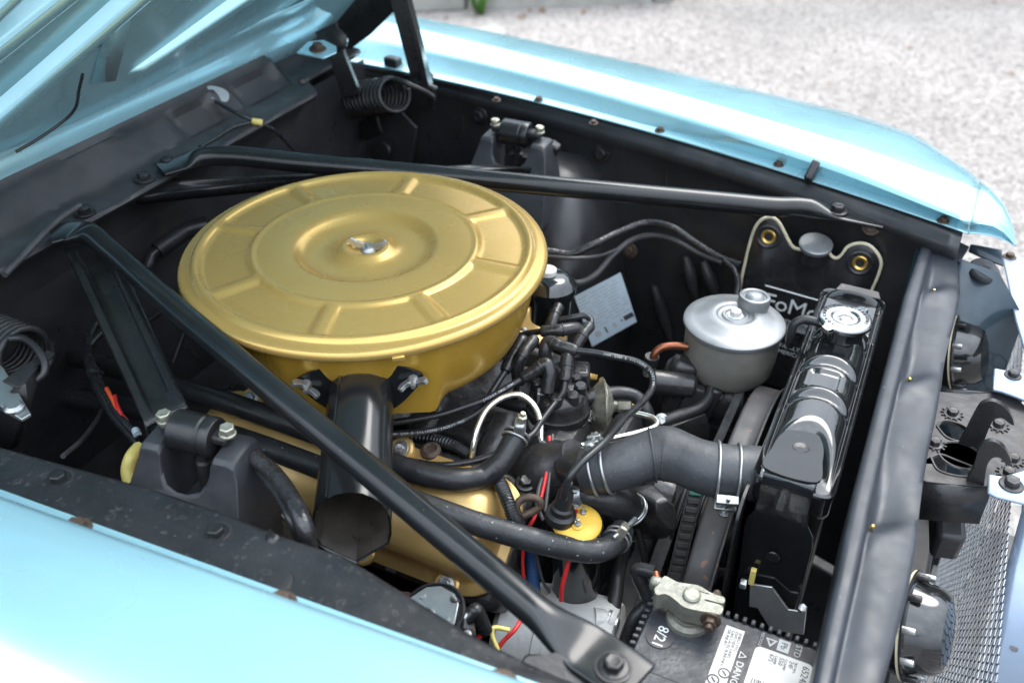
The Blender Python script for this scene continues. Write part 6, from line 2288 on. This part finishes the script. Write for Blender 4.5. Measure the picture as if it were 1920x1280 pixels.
# ================================================================== HORNS, LATCH, GRILLE
def horn(c, label, tilt):
    ax = Vector(tilt).normalized()
    t = thing('horn', label, 'horn', c - Vector((0, 0, .06)))
    M = frame(c, ax, (0, 0, 1)) @ Matrix.Diagonal((.9, .9, .8, 1))
    lathe('can', [(0, -.045), (.035, -.045), (.05, -.035), (.056, -.010), (.058, -.002)], M, 'black_gloss', t, 40)
    lathe('gasket', [(.0605, -.002), (.0615, -.0015), (.0615, .0015), (.0605, .002)], M, 'piping', t, 48)
    lathe('rim', [(.058, .0016), (.0622, .0018), (.0622, .004), (.058, .0042)], M, 'black_satin', t, 48)
    lathe('dome', [(.058, .004), (.054, .006), (.050, .020), (.047, .034), (.040, .045), (.02, .050), (0, .051)], M, 'black_gloss', t, 40)
    for k in range(10):
        a = 2 * math.pi * k / 10 + .25
        q = M @ Vector((.0575 * math.cos(a), .0575 * math.sin(a), .004))
        lathe('screw', [(.0036, 0), (.0036, .011), (.003, .012), (0, .012)], frame(q, ax), 'zinc' if k % 3 else 'black_satin', t, 10)


horn(W(1795, 660, z=.71), 'black round horn between the crossbar and the far grille', (1, -.12, .28))
horn(W(1708, 1172, z=.70), 'black round horn at the lower right behind the crossbar', (1, -.12, .28))


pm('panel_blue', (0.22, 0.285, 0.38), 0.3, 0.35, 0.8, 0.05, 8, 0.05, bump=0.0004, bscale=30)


def latch():
    t = thing('hood_latch', 'dark hood latch plate with two hooked arms and bolts', 'latch', W(1820, 830, z=.79))
    Z = .80

    def poly(pts, z=Z):
        return [W(u, v, z=z) for u, v in pts]

    def slab(name, pts, z, th, mat, parent, bevel=.001, down=None):
        P3 = poly(pts, z)
        k = len(P3)
        V = P3 + [p - Vector((0, 0, th)) for p in P3]
        M = Matrix.Translation((0, 0, z - th))
        return plate(name, [(p.x, p.y) for p in P3], th, M, mat, parent, bevel=bevel)
    ol = [(1715, 728), (1760, 733), (1810, 738), (1862, 735), (1905, 745), (1940, 775), (1935, 905), (1850, 912), (1800, 910), (1735, 902), (1700, 880)]
    P3 = poly(ol)
    holes = [poly([(1757, 800), (1768, 789), (1800, 795), (1818, 808), (1815, 826), (1800, 828), (1775, 820)]), poly([(1745, 858), (1762, 852), (1790, 862), (1830, 880), (1828, 892), (1800, 893), (1760, 882)])]
    plate('plate', [(p.x, p.y) for p in P3], .004, Matrix.Translation((0, 0, Z - .004)), 'dark_steel', t, holes=[[(p.x, p.y) for p in h] for h in holes], bevel=.001)
    # pressed rim round the openings
    for h in holes:
        path = spline(h + [h[0]], 5)
        V, F = sweep(path, circ(.0016, 6), False)
        build('pressed_rim', V, F, 'dark_steel', t, 60)
    # turned down edges
    for a, b in (((1730, 905), (1860, 915)), ((1745, 727), (1920, 740))):
        q0, q1 = W(*a, z=Z), W(*b, z=Z)
        build('edge_flange', [q0, q1, q1 - Vector((0, 0, .05)), q0 - Vector((0, 0, .05))], [(0, 1, 2, 3)], 'black_satin', t, solid=.003)
    # hooks standing on edge
    for pts in ([(1798, 832), (1812, 800), (1830, 765), (1842, 750), (1862, 746), (1882, 756), (1896, 772), (1902, 790), (1894, 788), (1880, 778), (1865, 780), (1856, 795), (1848, 815), (1838, 838)],
                [(1812, 900), (1826, 868), (1834, 838), (1842, 826), (1860, 820), (1878, 828), (1890, 843), (1897, 860), (1890, 866), (1876, 852), (1862, 852), (1852, 865), (1848, 885), (1842, 908)]):
        y0 = W(pts[0][0] + 20, pts[0][1], z=Z).y
        P3 = [W(u, v, y=y0) for u, v in pts]
        plate('hook', smooth_outline([(p.x, p.z) for p in P3], 3), .006, frame((0, y0, 0), (0, -1, 0), (1, 0, 0)), 'black_satin', t, bevel=.001)
    for u, v in ((1785, 776), (1752, 832), (1871, 798), (1899, 862), (1890, 888)):
        c = W(u, v, z=Z + .0005)
        b = bolt(frame(c, (0, 0, 1)), .0062, BOLT_STEEL, t)
        for k in range(12):
            a = 2 * math.pi * k / 12
            box('washer_tooth', (.003, .0016, .001), frame(c + Vector((.0108 * math.cos(a), .0108 * math.sin(a), .0006)), (0, 0, 1), (math.cos(a), math.sin(a), 0)), 'dark_steel', t, 0)
    lathe('raised_ring', [(.020, 0), (.021, .0012), (.0225, .0012), (.0235, 0)], frame(W(1800, 853, z=Z + .0004), (0, 0, 1)), 'dark_steel', t, 30)
    return t


latch()


def front_end():
    # blue grille surround, with tabs reaching in to the latch
    gp = thing('grille_surround', 'pale blue grille surround panel at the right edge', 'panel', W(1900, 800, z=.80))
    Z = .812

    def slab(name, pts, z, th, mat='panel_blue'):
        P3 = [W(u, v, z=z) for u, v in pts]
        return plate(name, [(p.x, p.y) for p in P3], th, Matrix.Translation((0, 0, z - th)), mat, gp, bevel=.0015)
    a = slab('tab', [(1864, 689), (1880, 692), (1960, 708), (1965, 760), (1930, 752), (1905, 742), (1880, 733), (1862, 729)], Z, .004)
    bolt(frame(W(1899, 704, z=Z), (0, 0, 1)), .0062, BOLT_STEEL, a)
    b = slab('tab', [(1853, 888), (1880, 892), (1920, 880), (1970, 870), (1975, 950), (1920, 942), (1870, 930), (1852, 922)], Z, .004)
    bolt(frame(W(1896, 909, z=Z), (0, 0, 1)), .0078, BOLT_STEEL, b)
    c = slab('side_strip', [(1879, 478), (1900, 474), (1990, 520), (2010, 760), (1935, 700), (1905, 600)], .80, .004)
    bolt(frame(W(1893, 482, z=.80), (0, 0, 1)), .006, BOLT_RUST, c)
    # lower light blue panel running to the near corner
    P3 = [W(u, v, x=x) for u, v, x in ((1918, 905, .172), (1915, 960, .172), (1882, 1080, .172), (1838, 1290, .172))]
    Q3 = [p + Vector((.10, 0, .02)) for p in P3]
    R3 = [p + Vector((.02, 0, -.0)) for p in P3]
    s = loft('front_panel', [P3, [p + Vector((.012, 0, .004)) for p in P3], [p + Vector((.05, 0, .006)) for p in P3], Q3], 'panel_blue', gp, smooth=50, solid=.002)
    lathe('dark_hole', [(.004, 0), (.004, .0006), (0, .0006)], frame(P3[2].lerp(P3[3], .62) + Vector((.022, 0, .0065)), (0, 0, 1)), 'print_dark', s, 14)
    # expanded metal grille mesh
    g = thing('grille', 'woven silver grille mesh seen through from behind', 'grille', (.165, .9, .40))
    X0 = .166
    V, F = [], []

    def strip_(p, q, w=.0024):
        d = (q - p).normalized()
        n = Vector((1, 0, 0)).cross(d) * w / 2
        i = len(V)
        e = Vector((.0010, 0, 0))
        V.extend([p - n, p + n, q + n, q - n, p - n + e, p + n + e, q + n + e, q - n + e])
        F.extend([(i, i + 1, i + 2, i + 3), (i + 4, i + 7, i + 6, i + 5), (i, i + 3, i + 7, i + 4), (i + 1, i + 5, i + 6, i + 2)])
    cw, ch = .0115, .0200
    for ya, yb, za, zb in ((.50, 1.02, .36, .72), (1.02, 1.58, .22, .72)):
        ny, nz = int((yb - ya) / cw), int((zb - za) / ch)
        for j in range(nz):
            for i in range(ny):
                y = ya + cw * (i + .5 * (j % 2))
                z = za + ch * j
                a = Vector((X0, y, z))
                strip_(a, a + Vector((0, 0, ch * .66)))
                top = a + Vector((0, 0, ch * .66))
                strip_(top, top + Vector((0, cw / 2, ch * .34)))
                strip_(top, top + Vector((0, -cw / 2, ch * .34)))
    m = build('mesh', V, F, 'mesh_metal', g, 0)
    m['kind'] = 'stuff'
    for y in (1.30,):
        box('stay', (.02, .03, .42), frame((.150, y + .18 * (y < 1), .50), (0, .12, 1), (1, 0, 0)), 'black_satin', g, .003)
    # rubber buffer on a stud, bracket behind
    r = thing('hood_buffer', 'round grey rubber hood buffer on a brass stud near the far corner', 'buffer', W(1836, 545, z=.80))
    c0, c1 = W(1826, 540, z=.800), W(1842, 512, z=.828)
    ax = (c1 - c0).normalized()
    tube('stud', [c0 - ax * .01, c1], .0042, 'brass', r, 10)
    lathe('pad', [(.006, -.004), (.018, -.003), (.0205, .001), (.0205, .006), (.019, .009), (.006, .0095), (.005, .008), (0, .008)], frame(c1, (.25, -.2, 1)), 'rubber_grey', r, 30)
    lathe('nut', [(.008, 0), (.008, .006), (0, .0065)], frame(c0, ax), 'brass', r, 6, smooth=20)
    p = [W(u, v, z=.795) for u, v in ((1798, 520), (1815, 530), (1838, 540), (1836, 552), (1810, 545), (1795, 538))]
    build('bracket', p, [tuple(range(6))], 'dark_steel', r, solid=.004, bevel=.001)
    # dark blue inner side bracket below the nose
    pl = [W(1820, 458, z=.84), W(1878, 468, z=.84), W(1882, 500, z=.825), W(1858, 492, z=.825), W(1815, 472, z=.83)]
    build('corner_bracket', pl, [tuple(range(5))], 'blue_dark', car, solid=.006, bevel=.0015)
    # box section ahead of the crossbar, dark
    box('cross_member', (.03, .95, .03), frame((.10, .88, .56), (0, 0, 1), (1, 0, 0)), 'black_sheet', car, .006)
    box('lock_bracket', (.03, .06, .05), frame(W(1775, 985, z=.70), (0, -.3, 1), (1, .2, 0)), 'black_sheet', car, .006)


front_end()

# ------------------------------------------------------------------ nothing in the bay may float: seal the lower bay
bpy.context.view_layer.update()
